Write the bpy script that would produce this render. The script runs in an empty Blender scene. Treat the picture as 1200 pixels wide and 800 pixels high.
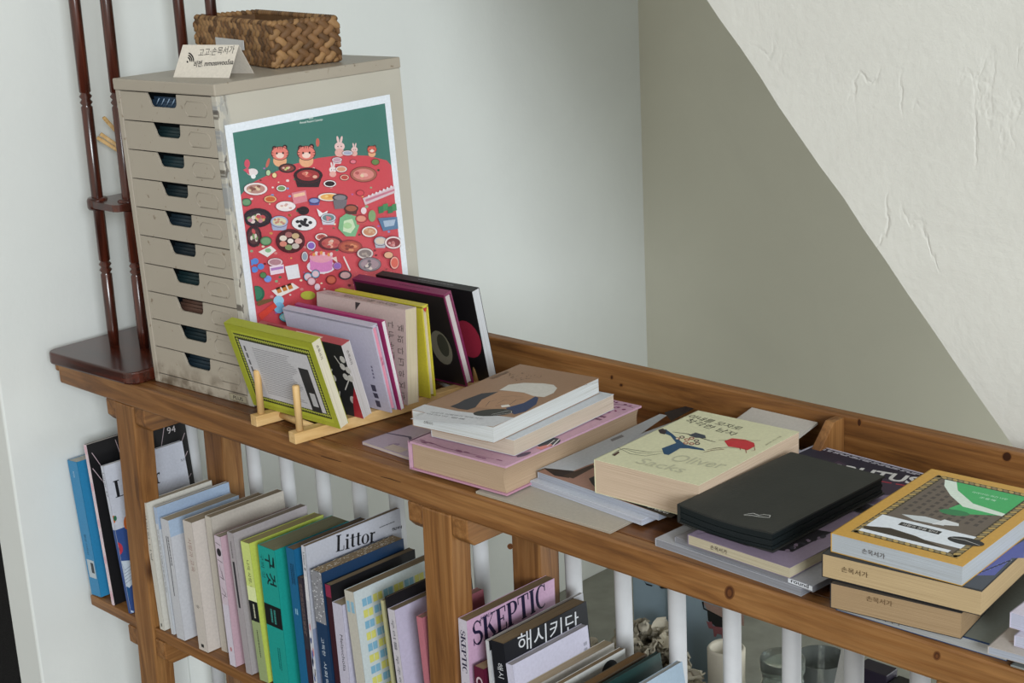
import bpy, math, random
from mathutils import Matrix, Vector
random.seed(7)
SC = bpy.context.scene
COL = SC.collection
R = math.radians
# ------------------------------------------------------------------ camera
F = 1805.712; PIT = 0.27758; ROLL = -0.051025; YAW = 0.7862017
CAM = Vector((2.16261763, -1.31532881, 0.73786217))
CROT = Matrix.Rotation(YAW, 3, 'Z') @ Matrix.Rotation(math.pi/2-PIT, 3, 'X') @ Matrix.Rotation(ROLL, 3, 'Z')
cd = bpy.data.cameras.new('camera'); co = bpy.data.objects.new('camera', cd); COL.objects.link(co)
cd.sensor_width = 36; cd.lens = F/1200*36; cd.clip_start = .05
co.matrix_world = Matrix.Translation(CAM) @ CROT.to_4x4()
SC.camera = co
def ray(x, y): return CROT @ Vector(((x-600)/F, -(y-400)/F, -1))
def ZP(x, y, z=0.):
    r = ray(x, y); return CAM + r*((z-CAM.z)/r.z)
def YP(x, y, v):
    r = ray(x, y); return CAM + r*((v-CAM.y)/r.y)
def XP(x, y, v):
    r = ray(x, y); return CAM + r*((v-CAM.x)/r.x)

# ------------------------------------------------------------------ materials
def lin(c):
    if isinstance(c, str): c = tuple(int(c[i:i+2], 16) for i in (0, 2, 4))
    return tuple(((v/255)/12.92 if v/255 <= .04045 else ((v/255+.055)/1.055)**2.4) for v in c) + (1,)
MC = {}
class NT:
    def __init__(s, name):
        s.m = bpy.data.materials.new(name); s.m.use_nodes = True
        s.t = s.m.node_tree; s.b = s.t.nodes['Principled BSDF']
        s.tc = s.n('ShaderNodeTexCoord')
    def n(s, k, **kw):
        o = s.t.nodes.new(k)
        for a, b in kw.items():
            if a in o.inputs.keys(): o.inputs[a].default_value = b
            else: setattr(o, a, b)
        return o
    def l(s, a, b): s.t.links.new(a, b)
    def map(s, scale, rot=(0, 0, 0)):
        m = s.n('ShaderNodeMapping'); m.inputs['Scale'].default_value = scale; m.inputs['Rotation'].default_value = rot
        s.l(s.tc.outputs['Object'], m.inputs['Vector']); return m.outputs[0]
    def noise(s, vec, scale=5, detail=4, rough=.5, dist=0):
        o = s.n('ShaderNodeTexNoise'); o.inputs['Scale'].default_value = scale; o.inputs['Detail'].default_value = detail
        o.inputs['Roughness'].default_value = rough; o.inputs['Distortion'].default_value = dist
        s.l(vec, o.inputs['Vector']); return o.outputs['Fac']
    def ramp(s, fac, stops):
        o = s.n('ShaderNodeValToRGB'); e = o.color_ramp.elements
        while len(e) < len(stops): e.new(.5)
        for i, (p, c) in enumerate(stops): e[i].position = p; e[i].color = lin(c) if not isinstance(c, float) else (c, c, c, 1)
        s.l(fac, o.inputs[0]); return o.outputs[0]
    def mix(s, fac, a, b, mode='MIX'):
        o = s.n('ShaderNodeMix', data_type='RGBA', blend_type=mode)
        for sock, v in ((o.inputs[0], fac), (o.inputs[6], a), (o.inputs[7], b)):
            if hasattr(v, 'is_linked'): s.l(v, sock)
            elif isinstance(v, (str, tuple)): sock.default_value = lin(v)
            else: sock.default_value = v
        return o.outputs[2]
    def bump(s, h, strength=.3, dist=.002):
        o = s.n('ShaderNodeBump'); o.inputs['Strength'].default_value = strength; o.inputs['Distance'].default_value = dist
        s.l(h, o.inputs['Height']); s.l(o.outputs[0], s.b.inputs['Normal'])
    def set(s, col=None, rough=.6, spec=.5, metal=0):
        if col is not None:
            if hasattr(col, 'is_linked'): s.l(col, s.b.inputs['Base Color'])
            else: s.b.inputs['Base Color'].default_value = lin(col)
        s.b.inputs['Roughness'].default_value = rough; s.b.inputs['Specular IOR Level'].default_value = spec
        s.b.inputs['Metallic'].default_value = metal
        return s.m
def ink(c, rough=.5, spec=.35):
    k = ('ink', c, rough)
    if k not in MC:
        n = NT('printed_' + str(c)); f = n.noise(n.map((60, 60, 60)), 4, 2)
        MC[k] = n.set(n.mix(f, c, tuple(int(int(c[i:i+2], 16)*.9) for i in (0, 2, 4))), rough, spec)
    return MC[k]
def card(c, rough=.42, spec=.4): return ink(c, rough, spec)
def pages(c='d9cdb4', dark=None):
    k = ('pages', c)
    if k not in MC:
        n = NT('page_edges'); a = n.noise(n.map((3, 3, 900)), 2.2, 3, .6); b = n.noise(n.map((10, 10, 10)), 4, 3)
        d = tuple(int(int(c[i:i+2], 16)*v) for i, v in ((0, .8), (2, .78), (4, .74)))
        a = n.ramp(a, [(.38, 0.), (.62, 1.)]); col = n.mix(a, d, c); col = n.mix(b, col, n.mix(.5, c, d)); n.bump(a, .25, .0006)
        MC[k] = n.set(col, .85, .2)
    return MC[k]
def wood(key, axis, c1, c2, c3, rough=.45, spec=.4, knots=True, dens=1.):
    k = ('wood', key, axis)
    if k not in MC:
        n = NT('wood_' + key); sc = [14*dens]*3; sc['XYZ'.index(axis)] = .9*dens
        base = n.noise(n.map(tuple(sc)), 3.2, 7, .62, 1.1)
        sf = [95*dens]*3; sf['XYZ'.index(axis)] = 2.0
        fine = n.noise(n.map(tuple(sf)), 3, 3, .7)
        col = n.ramp(base, [(.34, c1), (.48, c2), (.64, c3)])
        col = n.mix(n.ramp(fine, [(.35, .0), (.75, .45)]), col, c1)
        if knots:
            v = n.n('ShaderNodeTexVoronoi'); sk = [5.]*3; sk['XYZ'.index(axis)] = 2.6
            n.l(n.map(tuple(sk)), v.inputs['Vector']); v.inputs['Scale'].default_value = 1.1
            kk = n.ramp(v.outputs['Distance'], [(.02, 1.), (.085, 0.)])
            col = n.mix(kk, col, '3a1c0c')
        big = n.noise(n.map((2.5, 2.5, 2.5)), 2.2, 4)
        col = n.mix(n.ramp(big, [(.45, .0), (.7, .35)]), col, c1)
        n.bump(fine, .12, .0008)
        MC[k] = n.set(col, rough, spec)
    return MC[k]
def WT(ax): return wood('pine', ax, '5d3c20', '85592f', '9c7042')
def WTOP(ax): return wood('pine_top', ax, '4a2a12', '6b4120', '83552c', .38, .5)
def WDARK(ax): return wood('mahogany', ax, '2a110b', '451c11', '5c2819', .22, .6, False)
def WPALE(ax): return wood('beech', ax, 'b9935c', 'd0ab74', 'dcbb88', .5, .3, False)
def plain(key, c, rough=.6, spec=.4, metal=0, var=.1, scale=20, bump=0, bd=.001):
    k = ('plain', key)
    if k not in MC:
        n = NT(key); f = n.noise(n.map((1, 1, 1)), scale, 5)
        d = tuple(int(int(c[i:i+2], 16)*(1-var)) for i in (0, 2, 4))
        if bump: n.bump(f, bump, bd)
        MC[k] = n.set(n.mix(f, d, c), rough, spec, metal)
    return MC[k]

# ------------------------------------------------------------------ mesh builder
class MB:
    def __init__(s): s.v = []; s.f = []; s.mi = []; s.ms = []; s.sm = []
    def mat(s, m):
        if m not in s.ms: s.ms.append(m)
        return s.ms.index(m)
    def add(s, vs, fs, m, M=None, smooth=False):
        b = len(s.v); k = s.mat(m)
        s.v += [tuple(M @ Vector(p)) if M is not None else tuple(p) for p in vs]
        for f in fs: s.f.append(tuple(b+i for i in f)); s.mi.append(k); s.sm.append(smooth)
    def box(s, x0, x1, y0, y1, z0, z1, m, M=None, n=(1, 1, 1)):
        nx, ny, nz = n
        vs = []; idx = {}; fs = []
        def vid(i, j, k):
            if (i, j, k) not in idx:
                idx[(i, j, k)] = len(vs); vs.append((x0+(x1-x0)*i/nx, y0+(y1-y0)*j/ny, z0+(z1-z0)*k/nz))
            return idx[(i, j, k)]
        for i in range(nx):
            for j in range(ny):
                fs.append((vid(i, j, 0), vid(i, j+1, 0), vid(i+1, j+1, 0), vid(i+1, j, 0)))
                fs.append((vid(i, j, nz), vid(i+1, j, nz), vid(i+1, j+1, nz), vid(i, j+1, nz)))
        for i in range(nx):
            for k in range(nz):
                fs.append((vid(i, 0, k), vid(i+1, 0, k), vid(i+1, 0, k+1), vid(i, 0, k+1)))
                fs.append((vid(i, ny, k), vid(i, ny, k+1), vid(i+1, ny, k+1), vid(i+1, ny, k)))
        for j in range(ny):
            for k in range(nz):
                fs.append((vid(0, j, k), vid(0, j, k+1), vid(0, j+1, k+1), vid(0, j+1, k)))
                fs.append((vid(nx, j, k), vid(nx, j+1, k), vid(nx, j+1, k+1), vid(nx, j, k+1)))
        s.add(vs, fs, m, M)
    def prism(s, pts, d, m, M=None):
        """pts 2D polygon (ccw) in xy extruded z 0..d"""
        n = len(pts)
        vs = [(p[0], p[1], 0) for p in pts] + [(p[0], p[1], d) for p in pts]
        fs = [tuple(range(n-1, -1, -1)), tuple(range(n, 2*n))] + [(i, (i+1) % n, n+(i+1) % n, n+i) for i in range(n)]
        s.add(vs, fs, m, M)
    def lathe(s, prof, m, M=None, n=20, smooth=True):
        vs = []; fs = []
        for r, z in prof:
            for i in range(n): a = 2*math.pi*i/n; vs.append((r*math.cos(a), r*math.sin(a), z))
        for k in range(len(prof)-1):
            for i in range(n): j = (i+1) % n; fs.append((k*n+i, k*n+j, (k+1)*n+j, (k+1)*n+i))
        fs.append(tuple(range(n-1, -1, -1))); fs.append(tuple((len(prof)-1)*n+i for i in range(n)))
        s.add(vs, fs, m, M, smooth)
    def tube(s, pts, r, m, n=8):
        pts = [Vector(p) for p in pts]; vs = []; fs = []
        for k, p in enumerate(pts):
            d = (pts[min(k+1, len(pts)-1)]-pts[max(k-1, 0)]).normalized()
            u = d.cross(Vector((.3, .2, 1))).normalized(); w = d.cross(u)
            rr = r[k] if isinstance(r, (list, tuple)) else r
            for i in range(n): a = 2*math.pi*i/n; vs.append(p+u*rr*math.cos(a)+w*rr*math.sin(a))
        for k in range(len(pts)-1):
            for i in range(n): j = (i+1) % n; fs.append((k*n+i, k*n+j, (k+1)*n+j, (k+1)*n+i))
        fs.append(tuple(range(n-1, -1, -1))); fs.append(tuple((len(pts)-1)*n+i for i in range(n)))
        s.add(vs, fs, m, None, True)
    def ball(s, c, rad, m, M=None, nu=10, nv=6):
        vs = []; fs = []
        for j in range(nv+1):
            t = math.pi*j/nv
            for i in range(nu):
                a = 2*math.pi*i/nu
                v = Vector((rad[0]*math.sin(t)*math.cos(a), rad[1]*math.sin(t)*math.sin(a), rad[2]*math.cos(t)))
                vs.append(v)
        for j in range(nv):
            for i in range(nu): k = (i+1) % nu; fs.append((j*nu+i, (j+1)*nu+i, (j+1)*nu+k, j*nu+k))
        T = Matrix.Translation(Vector(c)); T = T @ M if M is not None else T
        s.add(vs, fs, m, T, True)
    def build(s, name, parent=None, defo=None, bevel=0, M=None):
        me = bpy.data.meshes.new(name)
        vs = s.v
        if M is not None: vs = [tuple(M @ Vector(p)) for p in vs]
        if defo: vs = [tuple(defo(*p)) for p in vs]
        me.from_pydata(vs, [], s.f)
        for m in s.ms: me.materials.append(m)
        me.polygons.foreach_set('material_index', s.mi); me.polygons.foreach_set('use_smooth', s.sm)
        me.update()
        o = bpy.data.objects.new(name, me); COL.objects.link(o)
        if parent is not None: o.parent = parent
        if bevel:
            b = o.modifiers.new('bevel', 'BEVEL'); b.width = bevel; b.segments = 2; b.limit_method = 'ANGLE'; b.angle_limit = R(40)
        return o
def tag(o, label, cat, group=None):
    o['label'] = label; o['category'] = cat
    if group: o['group'] = group
    return o
def empty(name, M, label, cat, group=None):
    o = bpy.data.objects.new(name, None); o.empty_display_size = .03; COL.objects.link(o); o.matrix_world = M
    return tag(o, label, cat, group)
def struct(o): o['kind'] = 'structure'; return o

# ------------------------------------------------------------------ lettering
TC = {}
def glyphs(s, bold=0.):
    k = (s, bold)
    if k not in TC:
        c = bpy.data.curves.new('t', 'FONT'); c.body = s; c.size = 1; c.dimensions = '2D'; c.fill_mode = 'BOTH'; c.offset = bold; c.resolution_u = 3
        o = bpy.data.objects.new('t', c); m = o.to_mesh()
        vs = [(v.co.x, v.co.y) for v in m.vertices]; fs = [tuple(p.vertices) for p in m.polygons]
        o.to_mesh_clear(); bpy.data.objects.remove(o); bpy.data.curves.remove(c)
        if vs:
            x0 = min(v[0] for v in vs); x1 = max(v[0] for v in vs); y0 = min(v[1] for v in vs); y1 = max(v[1] for v in vs)
        else: x0 = y0 = 0; x1 = y1 = 1
        TC[k] = ([((v[0]-x0)/(x1-x0), (v[1]-y0)/(y1-y0)) for v in vs], fs, (x1-x0)/(y1-y0))
    return TC[k]
# Didone style serif letters as strips: (points, widths) in a unit box
def _arc(cx, cy, rx, ry, a0, a1, n=14): return [(cx+rx*math.cos(R(a0+(a1-a0)*i/n)), cy+ry*math.sin(R(a0+(a1-a0)*i/n))) for i in range(n+1)]
def st(x, y0, y1, w): return ([(x, y0), (x, y1)], [w, w])
def hz(y, x0, x1, w): return ([(x0, y), (x1, y)], [w, w])
SER = {
 'S': (.62, [(_arc(.31, .74, .2, .24, 20, 250, 12)[:-1]+_arc(.31, .27, .22, .25, 75, -170, 12), [0.06]*3+[.07]*5+[.13]*7+[.16]*2+[.12]*4+[.05]*4), st(.52, .7, .97, .05), st(.07, .03, .33, .05)]),
 'K': (.8, [st(.18, .02, .98, .2), hz(.02, .02, .36, .06), hz(.98, .02, .36, .06), ([(.25, .4), (.66, .97)], [.04, .04]), ([(.38, .56), (.7, .05)], [.17, .17]), hz(.02, .52, .82, .06), hz(.98, .54, .8, .06)]),
 'E': (.66, [st(.18, .02, .98, .2), hz(.02, .02, .6, .06), hz(.98, .02, .6, .06), hz(.52, .2, .46, .06), st(.6, .0, .28, .06), st(.58, .74, 1., .06), st(.46, .4, .64, .06)]),
 'P': (.68, [st(.18, .02, .98, .2), hz(.02, .02, .36, .06), hz(.98, .02, .4, .06), (_arc(.36, .73, .22, .25, 95, -95, 12), [.06, .06, .08, .1, .14, .16, .17, .16, .14, .1, .08, .06, .06]), hz(.48, .2, .38, .06)]),
 'T': (.72, [st(.36, .02, .98, .2), hz(.02, .2, .52, .06), hz(.98, .04, .68, .06), st(.05, .7, 1., .06), st(.67, .7, 1., .06)]),
 'I': (.38, [st(.19, .02, .98, .2), hz(.02, .03, .35, .06), hz(.98, .03, .35, .06)]),
 'C': (.72, [(_arc(.4, .5, .29, .48, 50, 310, 18), [.05, .05, .06, .07, .08, .11, .14, .16, .17, .17, .17, .16, .14, .11, .08, .07, .06, .05, .05]), st(.62, .68, .98, .06)]),
 'L': (.66, [st(.2, .02, .98, .18), hz(.02, .02, .6, .05), hz(.98, .03, .38, .06), st(.59, .0, .3, .05)]),
 'i': (.36, [st(.18, .02, .62, .16), hz(.02, .03, .34, .06), hz(.62, .03, .2, .06), ([(.18, .76), (.18, .92)], [.17, .17])]),
 't': (.42, [st(.2, .1, .85, .16), hz(.63, .02, .4, .045), ([(.2, .12), (.26, .06), (.4, .08)], [.15, .09, .03])]),
 'o': (.6, [(_arc(.3, .33, .21, .3, 0, 360, 20), [.16, .15, .12, .08, .05, .04, .05, .08, .12, .15, .16, .15, .12, .08, .05, .04, .05, .08, .12, .15, .16])]),
 'r': (.5, [st(.17, .02, .62, .16), hz(.02, .03, .34, .06), hz(.62, .03, .2, .06), ([(.2, .45), (.3, .6), (.42, .57)], [.04, .07, .15])]),
}
def serif(s):
    vs = []; fs = []; x = 0
    for ch in s:
        adv, strokes = SER[ch]
        for pts, ws in strokes:
            b = len(vs); n = len(pts); ws = list(ws)+[ws[-1]]*(n-len(ws))
            for i, p in enumerate(pts):
                q0 = pts[max(i-1, 0)]; q1 = pts[min(i+1, n-1)]; dx, dy = q1[0]-q0[0], q1[1]-q0[1]; L = math.hypot(dx, dy) or 1
                nx, ny = -dy/L*ws[i]/2, dx/L*ws[i]/2
                vs += [(x+p[0]+nx, p[1]+ny), (x+p[0]-nx, p[1]-ny)]
            for i in range(n-1): fs.append((b+2*i, b+2*i+1, b+2*i+3, b+2*i+2))
        x += adv
    return [(v[0]/x, v[1]) for v in vs], fs, x

# ------------------------------------------------------------------ flat printing on a face of a thing
EPS = .00014; STEP = .000010
class Art:
    """prints on planes of a local frame; M = world matrix of the thing, used to read positions off the surface"""
    def __init__(s, M, org=(0, 0, 0), ux=(1, 0, 0), uy=(0, 1, 0)):
        s.mb = MB(); s.M = M; s.k = 0; s.lim = None; s.zoom(0, 0, 1); s.plane(org, ux, uy)
    def plane(s, org, ux, uy):
        s.o = Vector(org); s.ux = Vector(ux); s.uy = Vector(uy); s.n = s.ux.cross(s.uy).normalized(); s.k = 0; return s
    def zoom(s, ox, oy, sc): s.zo = (ox, oy, sc); return s
    def px(s, p):
        X, Y = s.zo[0]+p[0]/s.zo[2], s.zo[1]+p[1]/s.zo[2]
        Mi = s.M.inverted(); c = Mi @ CAM; r = Mi.to_3x3() @ ray(X, Y)
        t = (s.o-c).dot(s.n)/r.dot(s.n); q = c+r*t-s.o
        x, y = q.dot(s.ux)/s.ux.length_squared, q.dot(s.uy)/s.uy.length_squared
        return (min(max(x, 0), s.lim[0]), min(max(y, 0), s.lim[1])) if s.lim else (x, y)
    def lay(s, p, lift=None): return s.o+s.ux*p[0]+s.uy*p[1]+s.n*(lift if lift is not None else (EPS+STEP*s.k))
    def poly(s, pts, c, mat=None):
        a = sum(pts[i][0]*pts[(i+1) % len(pts)][1]-pts[(i+1) % len(pts)][0]*pts[i][1] for i in range(len(pts)))
        if a < 0: pts = pts[::-1]
        s.k += 1; s.mb.add([s.lay(p) for p in pts], [tuple(range(len(pts)))], mat or ink(c))
    def pp(s, pts, c, mat=None): s.poly([s.px(p) for p in pts], c, mat)
    def rect(s, x0, y0, x1, y1, c): s.poly([(x0, y0), (x1, y0), (x1, y1), (x0, y1)], c)
    def grid(s, x0, y0, x1, y1, c, n=8):
        s.k += 1; vs = []; fs = []
        for j in range(n+1):
            for i in range(n+1): vs.append(s.lay((x0+(x1-x0)*i/n, y0+(y1-y0)*j/n)))
        for j in range(n):
            for i in range(n): a = j*(n+1)+i; fs.append((a, a+1, a+n+2, a+n+1))
        s.mb.add(vs, fs, ink(c))
    def ell(s, cx, cy, rx, ry, c, rot=0, n=18):
        cr, sr = math.cos(rot), math.sin(rot)
        s.poly([(cx+rx*math.cos(t)*cr-ry*math.sin(t)*sr, cy+rx*math.cos(t)*sr+ry*math.sin(t)*cr) for t in (2*math.pi*i/n for i in range(n))], c)
    def pell(s, cx, cy, rx, ry, c, rot=0, n=18):
        cr, sr = math.cos(rot), math.sin(rot)
        s.pp([(cx+rx*math.cos(t)*cr-ry*math.sin(t)*sr, cy+rx*math.cos(t)*sr+ry*math.sin(t)*cr) for t in (2*math.pi*i/n for i in range(n))], c)
    def line(s, pts, w, c):
        s.k += 1; vs = []; fs = []; n = len(pts)
        for i, p in enumerate(pts):
            q0 = pts[max(i-1, 0)]; q1 = pts[min(i+1, n-1)]; dx, dy = q1[0]-q0[0], q1[1]-q0[1]; L = math.hypot(dx, dy) or 1
            ww = w*(1 if 0 < i < n-1 or n == 2 else .5)
            vs += [s.lay((p[0]-dy/L*ww/2, p[1]+dx/L*ww/2)), s.lay((p[0]+dy/L*ww/2, p[1]-dx/L*ww/2))]
        for i in range(n-1): fs.append((2*i, 2*i+1, 2*i+3, 2*i+2))
        s.mb.add(vs, fs, ink(c))
    def pl(s, pts, w, c): s.line([s.px(p) for p in pts], w, c)
    def text(s, t, x, y, h, c, rot=0, w=None, bold=0., ser=False, shear=0):
        """left-bottom at x,y, letter height h, optional total width w"""
        vs, fs, asp = serif(t) if ser else glyphs(t, bold)
        W = w if w else h*asp; cr, sr = math.cos(rot), math.sin(rot); s.k += 1
        out = []
        for a, b in vs:
            p, q = a*W+shear*b*h, b*h; out.append(s.lay((x+p*cr-q*sr, y+p*sr+q*cr)))
        s.mb.add(out, fs, ink(c))
    def ptext(s, t, p0, p1, h, c, bold=0., ser=False, shear=0):
        """baseline from image point p0 to p1, letter height h in metres"""
        a, b = s.px(p0), s.px(p1)
        s.text(t, a[0], a[1], h, c, math.atan2(b[1]-a[1], b[0]-a[0]), math.hypot(b[0]-a[0], b[1]-a[1]), bold, ser, shear)
    def greek(s, x0, y0, x1, y1, rows, c, seed=1, gap=.45, vertical=False):
        """rows of tiny unreadable print"""
        rnd = random.Random(seed); h = (y1-y0)/rows
        for r in range(rows):
            x = x0; y = y1-h*(r+1)+h*gap/2
            s.k += 1; lim = x1-(x1-x0)*rnd.random()*.2
            while x < lim:
                w = (x1-x0)*rnd.uniform(.03, .1); w = min(w, x1-x)
                s.mb.add([s.lay(p) for p in ((x, y), (x+w, y), (x+w, y+h*(1-gap)), (x, y+h*(1-gap)))], [(0, 1, 2, 3)], ink(c)); x += w+(x1-x0)*.018
    def build(s, parent, name='cover_print', defo=None): 
        if s.mb.f: return s.mb.build(name, parent, defo)

# ------------------------------------------------------------------ books
def book(label, M, w, h, t, cover='ffffff', pg='d9cdb4', spine=None, hard=False, art=None, defo=None, cat='book', group=None,
         name='paperback_book', back=None, n=1, flap=None, cov_t=None):
    """local frame: x spine->fore edge, y foot->head, z back->front"""
    root = empty(name, M, label, cat, group)
    ct = cov_t or (.0026 if hard else .0006); oh = .003 if hard else 0.
    cm = card(cover); sm = card(spine or cover); bm = card(back or cover)
    k = (n, n, 1)
    mb = MB()
    mb.box(0, w, 0, h, t-ct, t, cm, n=k); mb.box(0, w, 0, h, 0, ct, bm, n=k)
    mb.box(-ct*.5, ct, 0, h, 0, t, sm, n=(1, n, 1))
    mb.build('cover', root, defo)
    mb = MB(); pm = pages(pg)
    if hard:
        vs = []; fs = []; N = 9; z0, z1 = ct, t-ct
        # concave fore edge
        prof = [(ct*1.5, z0)] + [(w-oh-.1*t*math.sin(math.pi*i/N), z0+(z1-z0)*i/N) for i in range(N+1)] + [(ct*1.5, z1)]
        for y in (oh, h-oh):
            for p in prof: vs.append((p[0], y, p[1]))
        m = len(prof); fs = [tuple(range(m)), tuple(range(2*m-1, m-1, -1))] + [((i+1) % m, i, m+i, m+(i+1) % m) for i in range(m)]
        mb.add(vs, fs, pm)
    else:
        mb.box(ct, w-.0006, .0005, h-.0005, ct, t-ct, pm, n=(n, n, max(1, min(3, n))))
    mb.build('pages', root, defo)
    if art:
        A = Art(M); A.w, A.h, A.t = w, h, t
        A.front = lambda: A.plane((0, 0, t), (1, 0, 0), (0, 1, 0))
        A.back = lambda: A.plane((0, 0, 0), (0, 1, 0), (1, 0, 0))
        A.spine = lambda: A.plane((-ct*.5, h, 0), (0, -1, 0), (0, 0, 1))   # x runs from head down, y runs back->front
        A.foot = lambda: A.plane((0, 0 if not hard else oh, 0), (1, 0, 0), (0, 0, 1))
        A.fore = lambda: A.plane((w, 0, 0), (0, 1, 0), (0, 0, 1))
        A.front(); art(A); A.build(root, defo=defo)
    return root
def lying(FL, z, ang, th, w=None):
    """matrix for a book lying flat: FL = image position of the front left corner of the TOP face at height z; th thickness"""
    p = ZP(FL[0], FL[1], z)
    return Matrix.Translation((p.x, p.y, z-th)) @ Matrix.Rotation(R(ang), 4, 'Z')
def frame(o, ax, ay, az):
    M = Matrix.Identity(4)
    for i, a in enumerate((ax, ay, az)):
        a = Vector(a).normalized()
        for j in range(3): M[j][i] = a[j]
    for j in range(3): M[j][3] = o[j]
    return M
SHZ = -.455; SHY = -.026
def shelved(x_top, ztop, lean, th, y0=SHY, yaw=0):
    """standing book, spine to the front. x_top: left edge of spine at its top; lean in degrees (negative: top to the left)"""
    a = R(lean); up = Vector((math.sin(a), 0, math.cos(a))); side = Vector((math.cos(a), 0, -math.sin(a)))
    # lowest corner must rest on the shelf
    drop = th*max(0, math.sin(a))
    h = (ztop-SHZ-drop)/math.cos(a)
    o = Vector((x_top, y0, ztop))-up*h
    if a < 0: o.z = SHZ+.0004
    else: o.z = SHZ+drop+.0004
    Rz = Matrix.Rotation(R(yaw), 3, 'Z')
    return frame(o, Rz @ Vector((0, 1, 0)), Rz @ up, Rz @ side), h

# ================================================================== THE ROOM
def wallmat(key, c, bump=.5, bd=.004, sc=6):
    n = NT(key); a = n.noise(n.map((1, 1, 1)), sc, 6, .6, .6); b = n.noise(n.map((1, 1, 1)), 45, 4, .6)
    col = n.mix(a, c, tuple(int(int(c[i:i+2], 16)*.95) for i in (0, 2, 4)))
    h = n.mix(.25, a, b); n.bump(h, bump, bd)
    return n.set(col, .75, .25)
WB = wallmat('white_wall_paint', 'dcdfdc', .35, .006, 3)
n = NT('rough_plaster'); a = n.noise(n.map((1, 1, 1)), 5, 7, .6, 1.3); b = n.noise(n.map((1, 1, 1)), 75, 3, .6)
v = n.n('ShaderNodeTexVoronoi', feature='DISTANCE_TO_EDGE'); v.inputs['Scale'].default_value = 4.2
vm = n.map((1, 1, .55)); nz = n.n('ShaderNodeTexNoise'); nz.inputs['Scale'].default_value = 7; nz.inputs['Detail'].default_value = 5; n.l(vm, nz.inputs['Vector'])
vv = n.mix(.22, (0, 0, 0), (0, 0, 0)); mx = n.n('ShaderNodeMix', data_type='RGBA', blend_type='ADD'); mx.inputs[0].default_value = .35
n.l(vm, mx.inputs[6]); n.l(nz.outputs['Color'], mx.inputs[7]); n.l(mx.outputs[2], v.inputs['Vector'])
crack = n.ramp(v.outputs['Distance'], [(.0, 0.), (.022, 1.)])
patch = n.ramp(n.noise(n.map((1, 1, 1)), 2.2, 3), [(.5, 1.), (.6, .0)])
crk = n.mix(patch, crack, (255, 255, 255))
h = n.mix(.3, a, b); h = n.mix(.45, h, crk); n.bump(h, .62, .008)
PLASTER = n.set(n.mix(a, 'd4d4ce', 'c9c8c2'), .8, .2)
WX = -.30   # left wall plane
mb = MB(); mb.box(WX-.09, WX, -.128, .185, -1., 2.6, WB); struct(mb.build('trim_1', bevel=.004))
mb = MB(); mb.box(WX-.09, WX-.012, .186, 1.65, -1., 2.6, WB); struct(mb.build('wall_left'))
mb = MB(); mb.box(WX-.1, 3.2, 1.65, 1.75, -1., 2.6, wallmat('bounce_tinted_white_wall', 'dbd8c8', .35, .006, 3)); struct(mb.build('wall_back'))  # warm bounce light put into the white of this wall
# stair wall with diagonal lower edge (stringer), in plane y=.45
DY = .45
A_, B_ = YP(828, 0, DY), YP(1185, 520, DY)
sl = (B_.z-A_.z)/(B_.x-A_.x); dx = lambda z: A_.x+(z-A_.z)/sl
mb = MB()
Mxz = Matrix(((1, 0, 0, 0), (0, 0, 1, DY), (0, 1, 0, 0), (0, 0, 0, 1)))
# subdivided rough edge
edge = []
zs = [1.9-i*(1.9+.45)/60 for i in range(61)]
rn = random.Random(3)
for z in zs: edge.append((dx(z)+rn.uniform(-.0022, .0022), z))
pts = edge+[(3.2, -.45), (3.2, 1.9)]
mb.prism(pts, .11, PLASTER, Mxz); struct(mb.build('wall_right'))
# underside of the stair flight, from the stringer to the back wall
mb = MB(); x0, x1 = dx(1.9), dx(-.45); t = .05
mb.add([(x0, DY+.111, 1.9), (x1, DY+.111, -.45), (x1, 1.65, -.45), (x0, 1.65, 1.9), (x0+.1, DY+.111, 1.9), (x1+.1, DY+.111, -.45), (x1+.1, 1.65, -.45), (x0+.1, 1.65, 1.9)],
       [(0, 1, 2, 3), (7, 6, 5, 4), (0, 4, 5, 1), (3, 2, 6, 7), (0, 3, 7, 4), (1, 5, 6, 2)], WB)
struct(mb.build('trim_2'))
FLOORM = plain('dark_carpet', '2b2a2c', .95, .1, 0, .5, 200, .5, .004)
mb = MB(); mb.box(-3.2, 4.2, -3., 1.75, -1.1, -1.0, FLOORM); struct(mb.build('floor'))
mb = MB(); mb.box(-3.2, -3.1, -3., 2.4, -1., 2.6, wallmat('far_wall_paint', 'b9bab6')); struct(mb.build('wall_far'))
mb = MB(); mb.box(-3.1, -3.08, -3., 2.4, -1., -.9, plain('dark_skirting', '3a3a3c')); struct(mb.build('baseboard_far'))
mb = MB(); mb.box(-3.2, 1.6, -3., 1.75, 2.6, 2.7, WB); struct(mb.build('ceiling'))
# ledge behind the railing
LEDZ = -.95
LEDM = plain('grey_ledge_stone', 'a5a59b', .8, .3, 0, .3, 14, .4, .004)
mb = MB(); mb.box(WX-.01, 2.6, .185, 1.649, LEDZ-.049, LEDZ, LEDM); struct(mb.build('trim_3'))

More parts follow.
